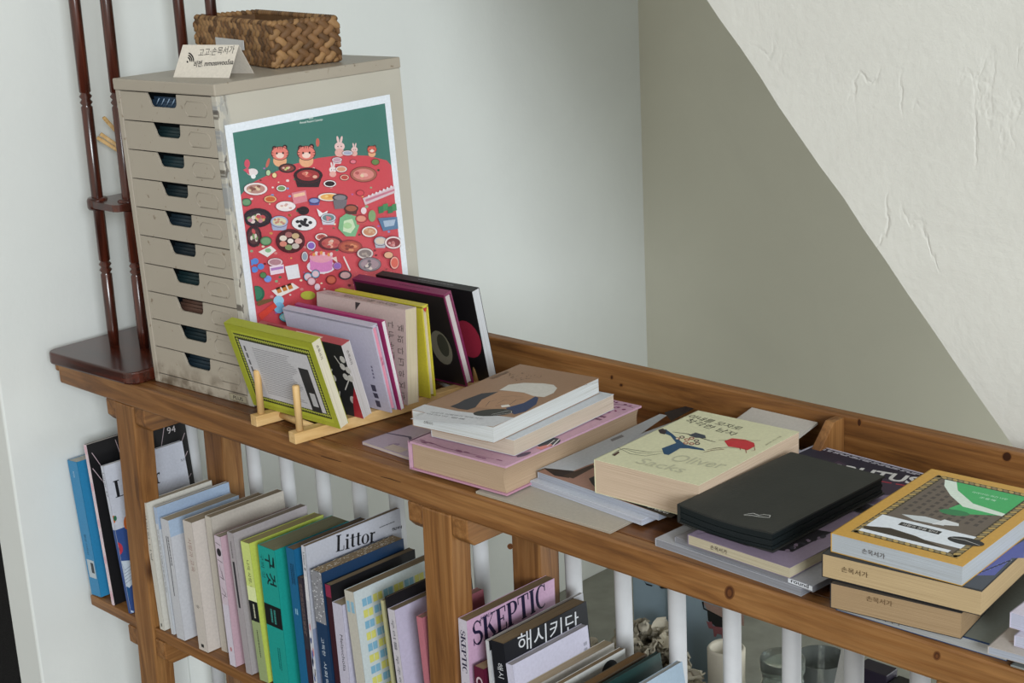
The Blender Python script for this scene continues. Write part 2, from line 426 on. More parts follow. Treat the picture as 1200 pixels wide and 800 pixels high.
# ================================================================== SHELF UNIT
shelf = empty('wooden_bookshelf', Matrix.Identity(4), 'orange-brown pine shelf unit with raised back rail, running along the stair railing', 'shelf')
YF = -.034; XL = -.262; XR = 2.05; YB = .385
mb = MB()
mb.box(XL, XR, YF+.024, .19, -.03, -.0003, WTOP('X')); mb.box(XL, XR, .193, YB-.02, -.03, -.0003, WTOP('X'))
mb.build('tabletop', shelf, bevel=.001)
mb = MB(); mb.box(XL+.002, XR, YF, YF+.024, -.042, 0, WT('X'), n=(1, 1, 1)); mb.build('front_board', shelf, bevel=.004)
mb = MB(); mb.box(XL-.012, XL, YF+.002, YB, -.022, 0, WT('Y')); mb.build('end_strip', shelf, bevel=.003)
mb = MB(); mb.box(.255+.08, XR, YB-.02, YB, -.03, .06, WT('X')); mb.build('back_board', shelf, bevel=.003)
# small brace block against the back board
D0 = ZP(964, 491, .058)
mb = MB(); mb.prism([(0, 0), (.085, 0), (.085, .057), (.06, .057)], .014, WT('Z'), Matrix(((0, 0, 1, 1.085), (1, 0, 0, YB-.0205-.085), (0, 1, 0, 0), (0, 0, 0, 1))))
mb.build('brace_block', shelf, bevel=.001)
def post(x0, x1, y0, y1, lean):
    mb = MB(); mb.box(x0, x1, y0, y1, -.9995, -.0425, WT('Z'), n=(1, 1, 6)); return mb.build('post', shelf, lambda x, y, z: (x+lean*(z+.0425), y, z), bevel=.0025)
post(-.083, -.027, YF+.001, .004, .056); post(.688, .744, YF+.001, .004, .03); post(1.49, 1.546, YF+.001, .004, 0.)
post(-.083, -.027, .137, .178, .03); post(.688, .744, .137, .178, .02); post(1.49, 1.546, .137, .178, 0)
def railp(x, z0, z1):
    th = .03
    mb = MB(); c = .012
    pr = [(YF+.003, z0+c), (YF+.003+c, z0), (.18, z0), (.18, z1), (YF+.003, z1)]
    mb.prism(pr, th, WT('Y'), Matrix(((0, 0, 1, x), (1, 0, 0, 0), (0, 1, 0, 0), (0, 0, 0, 1))))
    mb.build('cross_rail', shelf, bevel=.002)
for x in (-.1135, -.0265, .6575, .7445, 1.4595, 1.5465): railp(x, -.083, -.0425)
for x, l in ((-.1135, -.024), (-.0265, -.024), (.6575, -.013), (.7445, -.013)): railp(x+l, -.52, -.476)
def shelfboard(xa, xb):
    mb = MB(); mb.box(xa, xb, YF+.004, .18, -.475, SHZ, WT('X')); mb.build('shelf_board', shelf, bevel=.002)
shelfboard(-.262, -.108); shelfboard(-.047, .674); shelfboard(.735, 1.48)

A = Art(Matrix.Identity(4), (0, YF, 0), (1, 0, 0), (0, 0, 1))
for x, y, rx, ry in ((855, 694, 4.5, 7), (598, 640, 2, 2), (1098, 768, 3, 4)):
    A.pell(x, y, rx+1.5, ry+1.5, '6b4222'); A.pell(x, y, rx, ry, '4a2812'); A.pell(x, y+.5, rx*.55, ry*.6, '6a3f20')
for p in (((376, 534), (386, 537), (400, 541)), ((446, 558), (458, 561), (470, 565))): A.pl(p, .0016, '3a1e0e')
A.k = 0; A.build(shelf, 'knots')
A = Art(Matrix.Identity(4), (0, YB-.02, 0), (1, 0, 0), (0, 0, 1))
for x, y, rx, ry in ((1007, 495, 2, 4), (717, 442, 1.2, 2), (728, 451, 1.6, 1.4), (1180, 535, 5, 5)): A.pell(x, y, rx+1, ry+1, '7a4e28'); A.pell(x, y, rx, ry, '3a1e0e')
A.build(shelf, 'knots')

# ================================================================== STAIR RAILING
rail = empty('stair_railing', Matrix.Translation((0, .2, LEDZ)), 'white painted stair railing of round balusters behind the shelf unit', 'railing')
WPAINT = plain('white_gloss_paint', 'cfd0d3', .6, .3, 0, .1, 30, .1)
xs = [-.237, -.139, -.042, .056, .157, .254, .348, .446, .54, .636, .735, .83, .927, 1.02, 1.115, 1.208, 1.3, 1.395, 1.49, 1.585]
for x in xs:
    mb = MB(); r = .0125
    mb.lathe([(r, 0), (r, LEDZ*-1-.07)], WPAINT, Matrix.Translation((x+.0125, 0, 0)), 20); mb.build('baluster', rail)
mb = MB(); mb.box(-.28, 1.8, -.018, .018, -LEDZ-.0705, -LEDZ-.035, WPAINT); mb.build('handrail', rail, bevel=.005)

# ================================================================== DARK DISPLAY STAND
std = empty('display_stand', Matrix.Identity(4), 'dark mahogany stand with turned poles on a rounded base, left of drawer cabinet', 'stand')
def rrect(x0, x1, y0, y1, r, n=6):
    out = []
    for cx, cy, a in ((x1-r, y0+r, -90), (x1-r, y1-r, 0), (x0+r, y1-r, 90), (x0+r, y0+r, 180)):
        for i in range(n+1): t = R(a+90*i/n); out.append((cx+r*math.cos(t), cy+r*math.sin(t)))
    return out
mb = MB(); mb.prism(rrect(-.257, 0, 0, .342, .022), .0215, WDARK('X'), Matrix.Translation((-.004, -.042, .0003)) @ Matrix.Rotation(R(3), 4, 'Z')); mb.build('base', std, bevel=.003)
def pole(x, y, xt, yt, ztop=1.1):
    r = .0098
    prof = [(r*.85, 0), (r, .03)]
    for zn in (.145, .435, .73):
        prof += [(r, zn-.016), (r*.75, zn-.013), (r*1.12, zn-.008), (r*.75, zn-.003), (r*1.12, zn+.002), (r*.75, zn+.007), (r, zn+.01)]
    prof += [(r, ztop)]
    v = Vector((xt-x, yt-y, .6)).normalized()
    q = Vector((0, 0, 1)).rotation_difference(v).to_matrix().to_4x4()
    mb = MB(); mb.lathe(prof, WDARK('Z'), Matrix.Translation((x, y, .0218)) @ q, 16); mb.build('pole', std)
pole(-.187, .041, -.178, .041); pole(-.127, .064, -.119, .064); pole(-.19, .25, -.19, .25); pole(-.125, .27, -.122, .27)
mb = MB(); mb.prism(rrect(-.2, -.1, .026, .29, .014), .012, WDARK('Y'), Matrix.Translation((0, 0, .27)))
mb.lathe([(.016, .266), (.018, .27), (.018, .282), (.016, .286)], WDARK('Z'), Matrix.Translation((-.184, .041, 0)), 16)
mb.lathe([(.016, .266), (.018, .27), (.018, .282), (.016, .286)], WDARK('Z'), Matrix.Translation((-.124, .064, 0)), 16)
mb.build('tier', std)
# wooden sticks resting on the tier of the stand
for i, (a, b) in enumerate((((118, 157), (146, 176)), ((114, 161), (146, 181)), ((122, 138), (140, 158)))):
    P0 = YP(*a, .10); P1 = YP(*b, .14)
    dvec = (P1-P0).normalized(); foot = P0+dvec*.14
    mb = MB(); mb.tube([P0, foot], [.0035, .0035], WPALE('X'), 6)
    o = mb.build('wooden_stick'); tag(o, ('brown wooden stick behind the stand pole, the middle one', 'brown wooden stick behind the stand pole, the lowest one', 'short brown wooden stick behind the stand pole, the topmost one')[i], 'stick', 'wooden sticks behind the stand pole')

# ================================================================== DRAWER CABINET
YAWC = R(3.07)
CM = Matrix.Translation((0, 0, .0003)) @ Matrix.Rotation(YAWC, 4, 'Z')
cab = empty('drawer_cabinet', CM, 'tall beige metal cabinet with ten flat drawers and chipped edges', 'cabinet')
rack = lambda x, y, z: (x-.034*z, y, z)
W, D, H = .255, .385, .5
n = NT('chipped_beige_enamel'); base = n.noise(n.map((1, 1, 1)), 4, 6)
col = n.mix(base, 'a89f91', '968d80')
sp = n.ramp(n.noise(n.map((1, 1, 1)), 90, 3), [(.66, 0.), (.72, .7)])
col = n.mix(sp, col, '6b5a45')
xyz = n.n('ShaderNodeSeparateXYZ'); n.l(n.tc.outputs['Object'], xyz.inputs[0])
grime = n.n('ShaderNodeMapRange'); grime.inputs[1].default_value = .05; grime.inputs[2].default_value = 0; n.l(xyz.outputs[2], grime.inputs[0])
gn = n.n('ShaderNodeMath', operation='MULTIPLY'); n.l(grime.outputs[0], gn.inputs[0]); n.l(n.ramp(n.noise(n.map((1, 1, 1)), 40, 4), [(.4, 0.), (.62, .9)]), gn.inputs[1])
col = n.mix(gn.outputs[0], col, '4e4030')
CABM = n.set(col, .42, .45)
n = NT('chipped_enamel_lit_side'); base = n.noise(n.map((1, 1, 1)), 4, 6)
col = n.mix(base, 'bab5aa', 'aaa599')  # lighter copy of the front enamel, window light put into the colour
xyz = n.n('ShaderNodeSeparateXYZ'); n.l(n.tc.outputs['Object'], xyz.inputs[0])
m1 = n.n('ShaderNodeMapRange'); m1.inputs[1].default_value = .03; m1.inputs[2].default_value = .0; n.l(xyz.outputs[1], m1.inputs[0])
ch = n.noise(n.map((1, 30, 12)), 2.2, 5, .65)
g1 = n.n('ShaderNodeMath', operation='MULTIPLY'); n.l(m1.outputs[0], g1.inputs[0]); n.l(n.ramp(ch, [(.5, 0.), (.56, 1.)]), g1.inputs[1])
col = n.mix(g1.outputs[0], col, '8f9090'); 
g2 = n.n('ShaderNodeMath', operation='MULTIPLY'); n.l(m1.outputs[0], g2.inputs[0]); n.l(n.ramp(n.noise(n.map((1, 60, 25)), 2.2, 4), [(.6, 0.), (.64, .8)]), g2.inputs[1])
col = n.mix(g2.outputs[0], col, '3a2e24')
CABS = n.set(col, .45, .45)
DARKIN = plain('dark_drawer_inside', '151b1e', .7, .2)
mb = MB(); t = .0015
mb.box(0, .0115, 0, D, .0, H-.018, CABM); mb.box(W-.0125, W, 0, D, 0, H-.018, CABS, n=(1, 1, 1))
mb.box(.0115, W-.0125, D-.004, D, 0, H-.018, CABM); mb.box(.0115, W-.0125, .004, D-.004, 0, .004, CABM)
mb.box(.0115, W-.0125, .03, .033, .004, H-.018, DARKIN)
mb.build('body', cab, rack, bevel=.0015)
mb = MB(); mb.box(-.001, W+.001, -.002, D+.001, H-.018, H, CABS if False else CABM); mb.build('top_panel', cab, rack, bevel=.002)
mb = MB(); mb.box(.0115, W-.0125, .001, .008, .0, .0155, CABM)
A = Art(CM, (0, .001, 0), (1, 0, 0), (0, 0, 1)); mb.build('plinth', cab, rack, bevel=.0006)
A.rect(.196, .0025, .238, .0135, '6e6654'); A.rect(.197, .0033, .237, .0127, '9b937f'); A.text('PLUS', .205, .0048, .0062, '2b261f', w=.024, bold=.02); A.build(cab, 'name_plate', rack)
DX0, DX1 = .0125, W-.0135
z0 = .0165; dh = (H-.0185-z0)/10
DW = DX1-DX0
def drawer(i):
    za = z0+i*dh+.0006; zb = z0+(i+1)*dh-.0010; hh = zb-za
    c0, c1 = DX0+DW*(.33 if i < 9 else .31), DX0+DW*(.33+.30 if i < 9 else .63)
    nd = hh*.47
    arc = []
    r = .009
    pts = [(DX0, 0), (DX1, 0), (DX1, hh), (c1, hh)]
    for k in range(5): a = R(0-90*k/4); pts.append((c1-r+r*math.cos(a)-.001, hh-nd+r+r*math.sin(a)))
    for k in range(5): a = R(270-90*k/4); pts.append((c0+r+.005+r*math.cos(a), hh-nd+r+r*math.sin(a)))
    pts += [(c0, hh-.003), (c0-.002, hh), (DX0, hh)]
    Mf = Matrix(((1, 0, 0, 0), (0, 0, -1, .0042), (0, 1, 0, za), (0, 0, 0, 1)))
    mb = MB(); mb.prism(pts, .0035, CABM, Mf)
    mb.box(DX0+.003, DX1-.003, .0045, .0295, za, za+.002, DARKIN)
    o = mb.build('drawer', cab, rack, bevel=.0004)
    # embossed label frame
    lx0, lx1 = DX0+DW*.715, DX0+DW*.945; ly0, ly1 = za+hh*.3, za+hh*.8; c = .006
    ring = [(lx0+c, ly0), (lx1-c, ly0), (lx1, ly0+c), (lx1, ly1-c), (lx1-c, ly1), (lx0+c, ly1), (lx0, ly1-c), (lx0, ly0+c)]
    mb = MB(); mb.tube([(p[0], .0008, p[1]) for p in ring+[ring[0]]], .0008, CABM, 5)
    mb.build('label_frame', o, rack)
    # whatever lies in the drawer, seen through the cut-out
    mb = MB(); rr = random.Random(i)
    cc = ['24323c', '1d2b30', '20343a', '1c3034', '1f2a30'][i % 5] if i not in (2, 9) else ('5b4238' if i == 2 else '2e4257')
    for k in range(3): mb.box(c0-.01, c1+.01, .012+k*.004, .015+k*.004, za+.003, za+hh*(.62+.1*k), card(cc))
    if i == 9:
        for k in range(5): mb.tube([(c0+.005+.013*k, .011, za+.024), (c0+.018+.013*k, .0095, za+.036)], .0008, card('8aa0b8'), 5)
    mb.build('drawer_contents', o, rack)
for i in range(10): drawer(i)

# ---- poster in its clear sleeve, taped to the cabinet side
SM = CM @ Matrix(((0, 0, 1, W), (1, 0, 0, 0), (0, 1, 0, 0), (0, 0, 0, 1)))   # local x = depth, y = up, z = outward
kx = .034
SM = SM @ Matrix.Rotation(math.atan(kx)*-1, 4, 'X')
SM = SM @ Matrix.Translation((0, 0, .0006))
poster = empty('poster', SM, 'red and green illustrated feast poster in a clear sleeve on the cabinet side', 'poster')
A = Art(SM); A.zoom(0, 0, 1)
TL, TR = A.px((263, 147)), A.px((456.5, 110.5))
PW = TR[0]-TL[0]; PH = PW*1.36; tilt = math.atan2(TR[1]-TL[1], PW)
Mp = Matrix.Translation((TL[0], TL[1], 0)) @ Matrix.Rotation(tilt, 4, 'Z')
mb = MB(); mb.box(0, PW, -PH, 0, 0, .0004, card('e8edf5')); mb.build('paper', poster, M=Mp)
A.o = Mp @ Vector((0, 0, .0004)); A.ux = Mp.to_3x3() @ Vector((1, 0, 0)); A.uy = Mp.to_3x3() @ Vector((0, 1, 0)); A.n = Vector((0, 0, 1))
b = .013
A.rect(b, -PH+b, PW-b, -b, '467a70')  # teal ground, paled by sleeve gloss put into the print colour
_px = A.px
A.px = lambda p: (lambda q: (min(max(q[0], b), PW-b), min(max(q[1], -PH+b), -b)))(_px(p))
# red round table, its red lightened to carry the sleeve gloss
A.zoom(250, 90, 2.758)
top = [A.px(p) for p in ((78, 385), (120, 345), (180, 315), (260, 282), (340, 262), (420, 252), (500, 255), (560, 270), (592, 283))]
top[0] = (b, top[0][1]); top[-1] = (PW-b, top[-1][1])
A.poly(top+[(PW-b, -PH+b), (b, -PH+b)], 'd0505a')
def plate(x, y, rx, ry, c='e9dede', inner=None, food=None, nf=0):
    A.pell(x, y, rx+1.5, ry+1.5, '5c2530'); A.pell(x, y, rx, ry, c)
    if inner: A.pell(x, y, rx*.8, ry*.75, inner)
    if food:
        rr = random.Random(int(x*7+y))
        for k in range(nf or 7):
            a = rr.uniform(0, 6.28); q = rr.uniform(0, .62); A.pell(x+rx*q*math.cos(a), y+ry*q*math.sin(a), rx*.17, ry*.22, food[k % len(food)], n=8)
def bowl(x, y, rx, ry, c, inner, food=None):
    A.pp([(x-rx, y), (x-rx*.75, y+ry*1.6), (x+rx*.75, y+ry*1.6), (x+rx, y)], c); plate(x, y, rx, ry, c, inner, food)
def tiger(x, y, s, c='e8857a'):
    A.pell(x, y+24*s, 22*s, 20*s, 'e9b088'); A.pell(x-18*s, y-16*s, 8*s, 8*s, '33222a'); A.pell(x+16*s, y-20*s, 8*s, 8*s, '33222a')
    A.pell(x-17*s, y-14*s, 5*s, 5*s, c); A.pell(x+15*s, y-18*s, 5*s, 5*s, c)
    A.pell(x, y, 29*s, 23*s, '4a2a2c'); A.pell(x, y, 27*s, 21*s, c); A.pell(x, y+7*s, 13*s, 9*s, 'f5d8cc')
    A.pell(x-10*s, y, 3*s, 3.5*s, '2a1a20'); A.pell(x+10*s, y-1*s, 3*s, 3.5*s, '2a1a20')
    for k in (-1, 0, 1): A.pp([(x+k*7*s-1.5*s, y-20*s), (x+k*7*s+1.5*s, y-20*s), (x+k*7*s, y-11*s)], '3a2024')
    for k in (-1, 1):
        for j in (0, 1): A.pp([(x+k*26*s, y-3*s+j*8*s), (x+k*26*s, y+j*8*s), (x+k*18*s, y-1*s+j*8*s)], '3a2024')
A.pell(176, 278, 5, 16, 'c96a5e', .3); A.pell(337, 212, 6, 14, 'c96a5e')
tiger(215, 247, 1.); tiger(300, 246, 1.05); tiger(512, 235, .55, 'd96a5c')
def rabbit(x, y, s, c='ecc9c6'):
    A.pell(x-5*s, y-20*s, 3.5*s, 11*s, c, -.2); A.pell(x+5*s, y-20*s, 3.5*s, 11*s, c, .2); A.pell(x, y, 15*s, 13*s, c); A.pell(x, y+18*s, 14*s, 12*s, 'e6b0a8')
    A.pell(x-5*s, y, 1.6*s, 2*s, '402028'); A.pell(x+5*s, y, 1.6*s, 2*s, '402028')
rabbit(407, 225, 1.1); rabbit(455, 235, .7); rabbit(385, 300, .8, 'efe3e3')
A.pell(108, 280, 9, 14, 'd5566a'); A.pell(125, 308, 18, 12, 'ecdfe0'); A.pp([(95, 300), (112, 292), (116, 318)], 'd5566a'); A.pell(128, 322, 8, 7, 'f1f1f1')
plate(238, 295, 27, 14, '3a3436', '8a4a44', ['e6c0b0', 'c9d08a']); bowl(305, 318, 46, 24, '33272c', 'a13c40', ['d8766a', 'e8b8a0', 'c24a4a']); plate(176, 310, 7, 9, 'b7d4a8')
plate(196, 318, 7, 8, 'f0d9a0'); plate(375, 345, 20, 11, 'f0ecec', '2b2428'); plate(484, 315, 42, 24, 'a96a5a', 'd98c86', ['e9b0a8', 'b86060', 'e6d0b0'], ); bowl(398, 268, 16, 8, 'e3d4da', 'c9a0b0')
plate(432, 246, 17, 8, 'e8dce0', 'a9b0c9'); plate(450, 274, 9, 6, 'e37c8c'); plate(522, 275, 12, 9, '6f8a54'); plate(412, 298, 18, 10, 'f0e4e0', 'd8a080'); plate(422, 325, 14, 9, 'e8c9b4', 'c0504a')
plate(135, 362, 38, 20, 'f0e6e6', 'b98e84', ['8a5a50', 'e0c8a8']); plate(218, 360, 16, 10, 'f0ecec', '7f9c6a'); plate(182, 395, 20, 11, 'e8c08a', 'c9683a'); plate(232, 418, 32, 16, 'efe9ea', 'efe9ea', ['d5b0a8', 'f6f0e6'])
A.pp([(250, 375), (296, 366), (302, 402), (258, 412)], 'd98a98'); A.pp([(256, 380), (292, 372), (295, 382), (258, 390)], 'f0c8a8')
bowl(324, 400, 18, 9, '4a5a9c', '8a9ac9'); plate(372, 388, 36, 13, 'efe7e0', 'e8b56a', ['e0a050', 'f3d48c']); bowl(407, 390, 24, 11, '4c4a50', '8a868c'); A.pp([(384, 398), (430, 396), (426, 425), (390, 427)], '77737a')
bowl(443, 425, 22, 12, '5a3a36', 'a8604c'); A.pp([(480, 392), (590, 350), (594, 372), (488, 414)], 'd9c4cc'); A.pp([(488, 396), (588, 360), (590, 366), (490, 404)], 'c97f92')
for k in range(7): A.pell(500+12*k, 385-5*k, 3, 4, 'e9e2e8')
plate(472, 375, 12, 8, 'd8505c'); plate(104, 405, 16, 12, '4a7a5c', '6f9c74'); 
for k in range(4): A.pp([(530+15*k, 420-(k % 2)*8), (546+15*k, 416-(k % 2)*8), (548+15*k, 438-(k % 2)*8), (532+15*k, 442-(k % 2)*8)], ['3f7f58', '4f9060'][k % 2])
plate(140, 455, 46, 30, '2c2730', '3c3038', ['c9565a', 'd9c07a', '7ea06a', 'e6d8d0', 'c98a9a'], 16); plate(128, 515, 24, 34, '3a2830', '5a3c40', ['c9565a', '7ea06a', 'e6d8d0'], 12)
bowl(210, 467, 28, 18, 'a9b4d4', 'd9d4b0', ['c98a7a']); plate(290, 472, 40, 24, 'ecebee', 'e9e8ea', ['25222a', '2c2a30', '24202a'], 12); A.pell(288, 432, 18, 14, '2a1f26'); A.pell(272, 428, 6, 5, '2a1f26')
A.pp([(330, 425), (350, 440), (366, 432), (360, 455), (338, 450)], 'efeef0'); bowl(368, 455, 24, 14, 'ccd0dc', '6f8a8c', ['d9808a'])
A.pp([(405, 455), (425, 442), (458, 450), (468, 480), (455, 515), (425, 515), (400, 490)], '7fb58a'); A.pp([(418, 465), (445, 458), (455, 485), (440, 505), (415, 498)], 'cfe0c0'); A.pell(430, 480, 14, 10, 'a9cf9c')
bowl(474, 458, 18, 12, 'c9585a', 'e09a84'); A.pell(482, 432, 9, 11, 'ecd9dc'); A.pell(509, 449, 12, 19, '88a878'); A.pp([(528, 456), (590, 452), (594, 490), (545, 498)], '5f7fa0'); A.pp([(545, 465), (585, 460), (580, 480), (550, 485)], 'b0c0d4')
plate(501, 500, 25, 17, 'ece4e0', 'c99070', ['d5b090']); plate(245, 530, 46, 38, '54242c', '3f1c26')
for k in range(7):
    a = 2*math.pi*k/7; A.pell(245+26*math.cos(a), 530+21*math.sin(a), 12, 9, ['e0b0a8', 'c9c0b8', '8a9a6a', 'd98a7a', 'e9dcd0', 'a86a6a', 'ccb088'][k])
A.pell(245, 530, 10, 8, 'f0e6e0'); plate(312, 545, 14, 14, 'e3e0f0', '8f6ac0'); plate(345, 517, 20, 12, 'f0e8e4', 'c98074', ['a04040']); plate(375, 537, 38, 22, '6a3038', 'c0605a', ['e6a898', 'd8c0b0', 'b84a50'], 10)
plate(437, 548, 38, 20, 'a84a44', 'b8604c', ['d9906a', '8a4038'], 10); bowl(535, 530, 20, 14, 'b4b8c4', 'd8c8b8'); plate(577, 535, 28, 20, 'ecdcdc', '8a3c44', ['d8a0a0', 'c97878']); plate(165, 530, 18, 14, '5a8a64', '7da57c')
A.pp([(140, 565), (180, 545), (198, 560), (170, 582)], 'ece9e6'); A.pell(172, 560, 10, 7, '8db88c'); plate(195, 598, 24, 13, 'e9d0d4', 'b98a94'); A.pp([(176, 612), (222, 605), (224, 632), (180, 640)], 'f0ddea'); A.pp([(180, 618), (220, 611), (221, 619), (182, 626)], 'b080c0')
A.pp([(226, 612), (268, 604), (276, 648), (236, 655)], 'e9e9ee')
A.pell(343, 612, 46, 24, 'eee6ee'); A.pp([(306, 590), (380, 582), (380, 614), (308, 620)], 'dc8cc4'); A.pell(343, 618, 37, 12, 'dc8cc4'); A.pell(343, 582, 38, 18, 'e7a6b8')
for k in range(9): A.pell(312+8*k, 572-4*math.sin(k*.4)+3*(k % 2), 5, 6, ['d8505c', 'e8a05c', 'f0d8d8'][k % 3])
for x, y in ((130, 595), (148, 612), (128, 622), (115, 600)): A.pell(x, y, 11, 10, '5f8fd8')
for x, y, c in ((300, 645, '7fb0cc'), (325, 636, '7fb0cc'), (312, 660, 'd8909c')): plate(x, y, 13, 13, c, 'e9c8d0')
plate(290, 580, 10, 16, 'e8d6d8', '9aa8b8'); plate(395, 610, 14, 12, 'c980b0', '9a70c0'); A.pp([(375, 585), (392, 580), (396, 600)], 'f0d8d0'); plate(485, 570, 26, 17, 'dcd0cc', '8a7c7a', ['b0a098']); plate(500, 605, 36, 22, '8a8088', 'a89098', ['d8c8c0', '6a6068'], 10)
plate(580, 600, 14, 20, 'e8a89c', 'd86a5c'); A.line([A.px((415, 580)), A.px((436, 625))], .003, 'e9e0e0')
A.pell(134, 700, 26, 26, '2f6a54'); A.pell(134, 698, 19, 20, '3f8064'); A.pell(170, 652, 12, 11, '7a9ce0'); plate(155, 640, 10, 9, '5a8a5c')
A.pp([(182, 690), (250, 665), (272, 680), (205, 712)], 'ece8e4')
for k in range(3): A.pp([(195+18*k, 682-6*k), (208+18*k, 677-6*k), (216+18*k, 694-6*k), (203+18*k, 699-6*k)], 'c9803c'); A.pp([(195+18*k, 682-6*k), (208+18*k, 677-6*k), (210+18*k, 683-6*k), (197+18*k, 688-6*k)], '4a2a20')
A.pell(205, 722, 17, 16, 'a0d0e8'); A.pell(207, 745, 17, 18, '7fb8dc'); A.pp([(130, 770), (190, 728), (200, 742), (150, 785)], 'd84a3c'); A.pp([(125, 735), (140, 722), (185, 715), (188, 722), (140, 740)], '7a5a3c'); A.pell(300, 705, 24, 14, 'b7b84a'); A.pell(330, 678, 9, 11, 'e9d4e0')
plate(375, 655, 16, 14, 'a84438', 'd07058'); plate(420, 640, 20, 14, '3a3a44', 'c9a0a0'); plate(235, 775, 28, 16, '70c0d0', 'c0e8e8'); plate(560, 575, 14, 10, 'e0b090')
rr = random.Random(11)
for k in range(150):   # crumbs, small cups and sweets between the dishes
    x, y = rr.uniform(85, 595), rr.uniform(290, 790)
    s_ = rr.uniform(2.5, 6.5); c = rr.choice(['e9d8d8', 'd98a8a', '8fb08a', 'e6b86a', '7f9ad0', 'b06ab0', '7a2a34', 'f0e4c8', '4a8a6a'])
    q = A.px((x, y))
    if b+.006 < q[0] < PW-b-.006 and q[1] > -PH+b+.01: A.k = 1+k % 4; A.pell(x, y, s_, s_*.75, c, n=7)
A.k = 60
A.ptext('2022', (308, 137), (322, 135), .0035, 'e8f0ec', .01); A.ptext('Annual Report Calendar', (278, 154), (354, 143), .0045, 'e8f0ec', .01)
A.build(poster, 'print')
# sleeve
n = NT('clear_plastic_sleeve'); tr = n.n('ShaderNodeBsdfTransparent'); gl = n.n('ShaderNodeBsdfGlossy'); gl.inputs['Roughness'].default_value = .12
mixs = n.n('ShaderNodeMixShader'); fr = n.n('ShaderNodeLayerWeight'); fr.inputs[0].default_value = .16
bp = n.n('ShaderNodeBump'); bp.inputs['Strength'].default_value = .6; bp.inputs['Distance'].default_value = .004
n.l(n.noise(n.map((60, 6, 1)), 1.2, 3, .5, 1.), bp.inputs['Height']); n.l(bp.outputs[0], gl.inputs['Normal'])
n.l(fr.outputs['Fresnel'], mixs.inputs[0]); n.l(tr.outputs[0], mixs.inputs[1]); n.l(gl.outputs[0], mixs.inputs[2])
n.l(mixs.outputs[0], n.t.nodes['Material Output'].inputs['Surface']); SLV = n.m
mb = MB(); vs = []; fs = []; NX, NY = 26, 30
for j in range(NY+1):
    for i in range(NX+1):
        x = -.019+(PW+.027)*i/NX; y = .012-(PH+.02)*j/NY
        ed = max(0, (.02-x)/.03)+max(0, (x-PW+.012)/.02)
        wv = .0034*ed*math.sin(y*130+3*math.sin(y*47))+.0010*math.sin(x*60+y*30)*(1 if y > -.06 else .3)
        vs.append((x, y, .0062+wv))
for j in range(NY):
    for i in range(NX): a = j*(NX+1)+i; fs.append((a, a+NX+1, a+NX+2, a+1))
mb.add(vs, fs, SLV, None, True); mb.build('clear_sleeve', poster, M=Mp)

# ---- tent card
zt = H+.0006
fa, fb = ZP(203, 90.5, zt), ZP(268.5, 91.5, zt); bb = ZP(299, 85, zt)
ux = (fb-fa); L = ux.length; ux.normalize(); uy = Vector((-ux.y, ux.x, 0))
dpt = .06
TM = frame(fa, ux, uy, Vector((0, 0, 1)))
tent = empty('tent_card', TM, 'folded white tent card with handwritten wifi name on the cabinet top', 'sign')
PAP = card('d8d0c4', .8)
hT = .047; th = .0006
mb = MB(); y2 = dpt/2
mb.prism([(0, 0), (th*1.4, 0), (y2, hT-th*1.4), (dpt-th*1.4, 0), (dpt, 0), (y2, hT)], L, PAP, Matrix(((0, 0, 1, 0), (1, 0, 0, 0), (0, 1, 0, 0), (0, 0, 0, 1))))
mb.build('folded_card', tent)
sl_ = Vector((0, y2, hT)).normalized()
A = Art(TM, (0, 0, 0), (1, 0, 0), tuple(sl_)); A.zoom(190, 0, 4)
A.ptext('고고:손목서가', (168, 266), (335, 250), .0135, '2a2626'); A.ptext('비번. mmossvvoo5sa', (146, 316), (332, 304), .0115, '1d1a1a', .02)
for r_, w_ in ((6, 6), (14, 6), (22, 6), (30, 6)):
    pts = [(118+r_*math.cos(R(a))*1., 288+r_*1.35*math.sin(R(a))) for a in range(-80, 6, 12)]
    if r_ > 6: A.pl([(p[0], p[1]) for p in pts], .0022, '161414')
    else: A.pell(119, 290, 4, 5, '161414')
A.build(tent, 'handwriting')

# ---- woven basket
BB = ZP(322, 80.5, zt); BC = ZP(397, 72.5, zt)
by = (BC-BB); LD = max(by.length, .105); by.normalize(); bx = Vector((by.y, -by.x, 0))
for LW in [i*.002 for i in range(50, 160)]:
    p = BB-bx*LW; v = CROT.transposed() @ (p+Vector((0, 0, .06))-CAM)
    if 600+F*v.x/-v.z < 219: break
BM = frame(BB-bx*LW, bx, by, Vector((0, 0, 1)))
bas = empty('woven_basket', BM, 'rectangular brown woven water hyacinth basket on top of the drawer cabinet', 'basket')
def hy(c1, c2): return plain('hyacinth_'+c1, c1, .65, .35, 0, .35, 60, .4, .001)
HY = [hy('8f6842', 0), hy('7b5735', 0), hy('a88054', 0), hy('66482b', 0), hy('9a744a', 0)]
BH = .07
mb = MB(); rr = random.Random(5)
def braid(p0, p1, nrm, z, rowh):
    p0, p1 = Vector(p0), Vector(p1); d = p1-p0; Ln = d.length; d.normalize(); n_ = max(3, int(Ln/.0165)); up = Vector((0, 0, 1))
    for k in range(n_):
        for s_ in (-1, 1):
            c = p0+d*(Ln*(k+.5+(.25 if s_ > 0 else -.25))/n_)+up*(z+s_*rowh*.2)+Vector(nrm)*.0015
            ax = (d*math.cos(R(38))+up*(-s_)*math.sin(R(38))).normalized(); az = Vector(nrm); ay = az.cross(ax)
            mb.ball(c, (.0145, .0072, .0046), rr.choice(HY), frame((0, 0, 0), ax, ay, az), 8, 6)
rows = 3; rh = (BH-.006)/rows
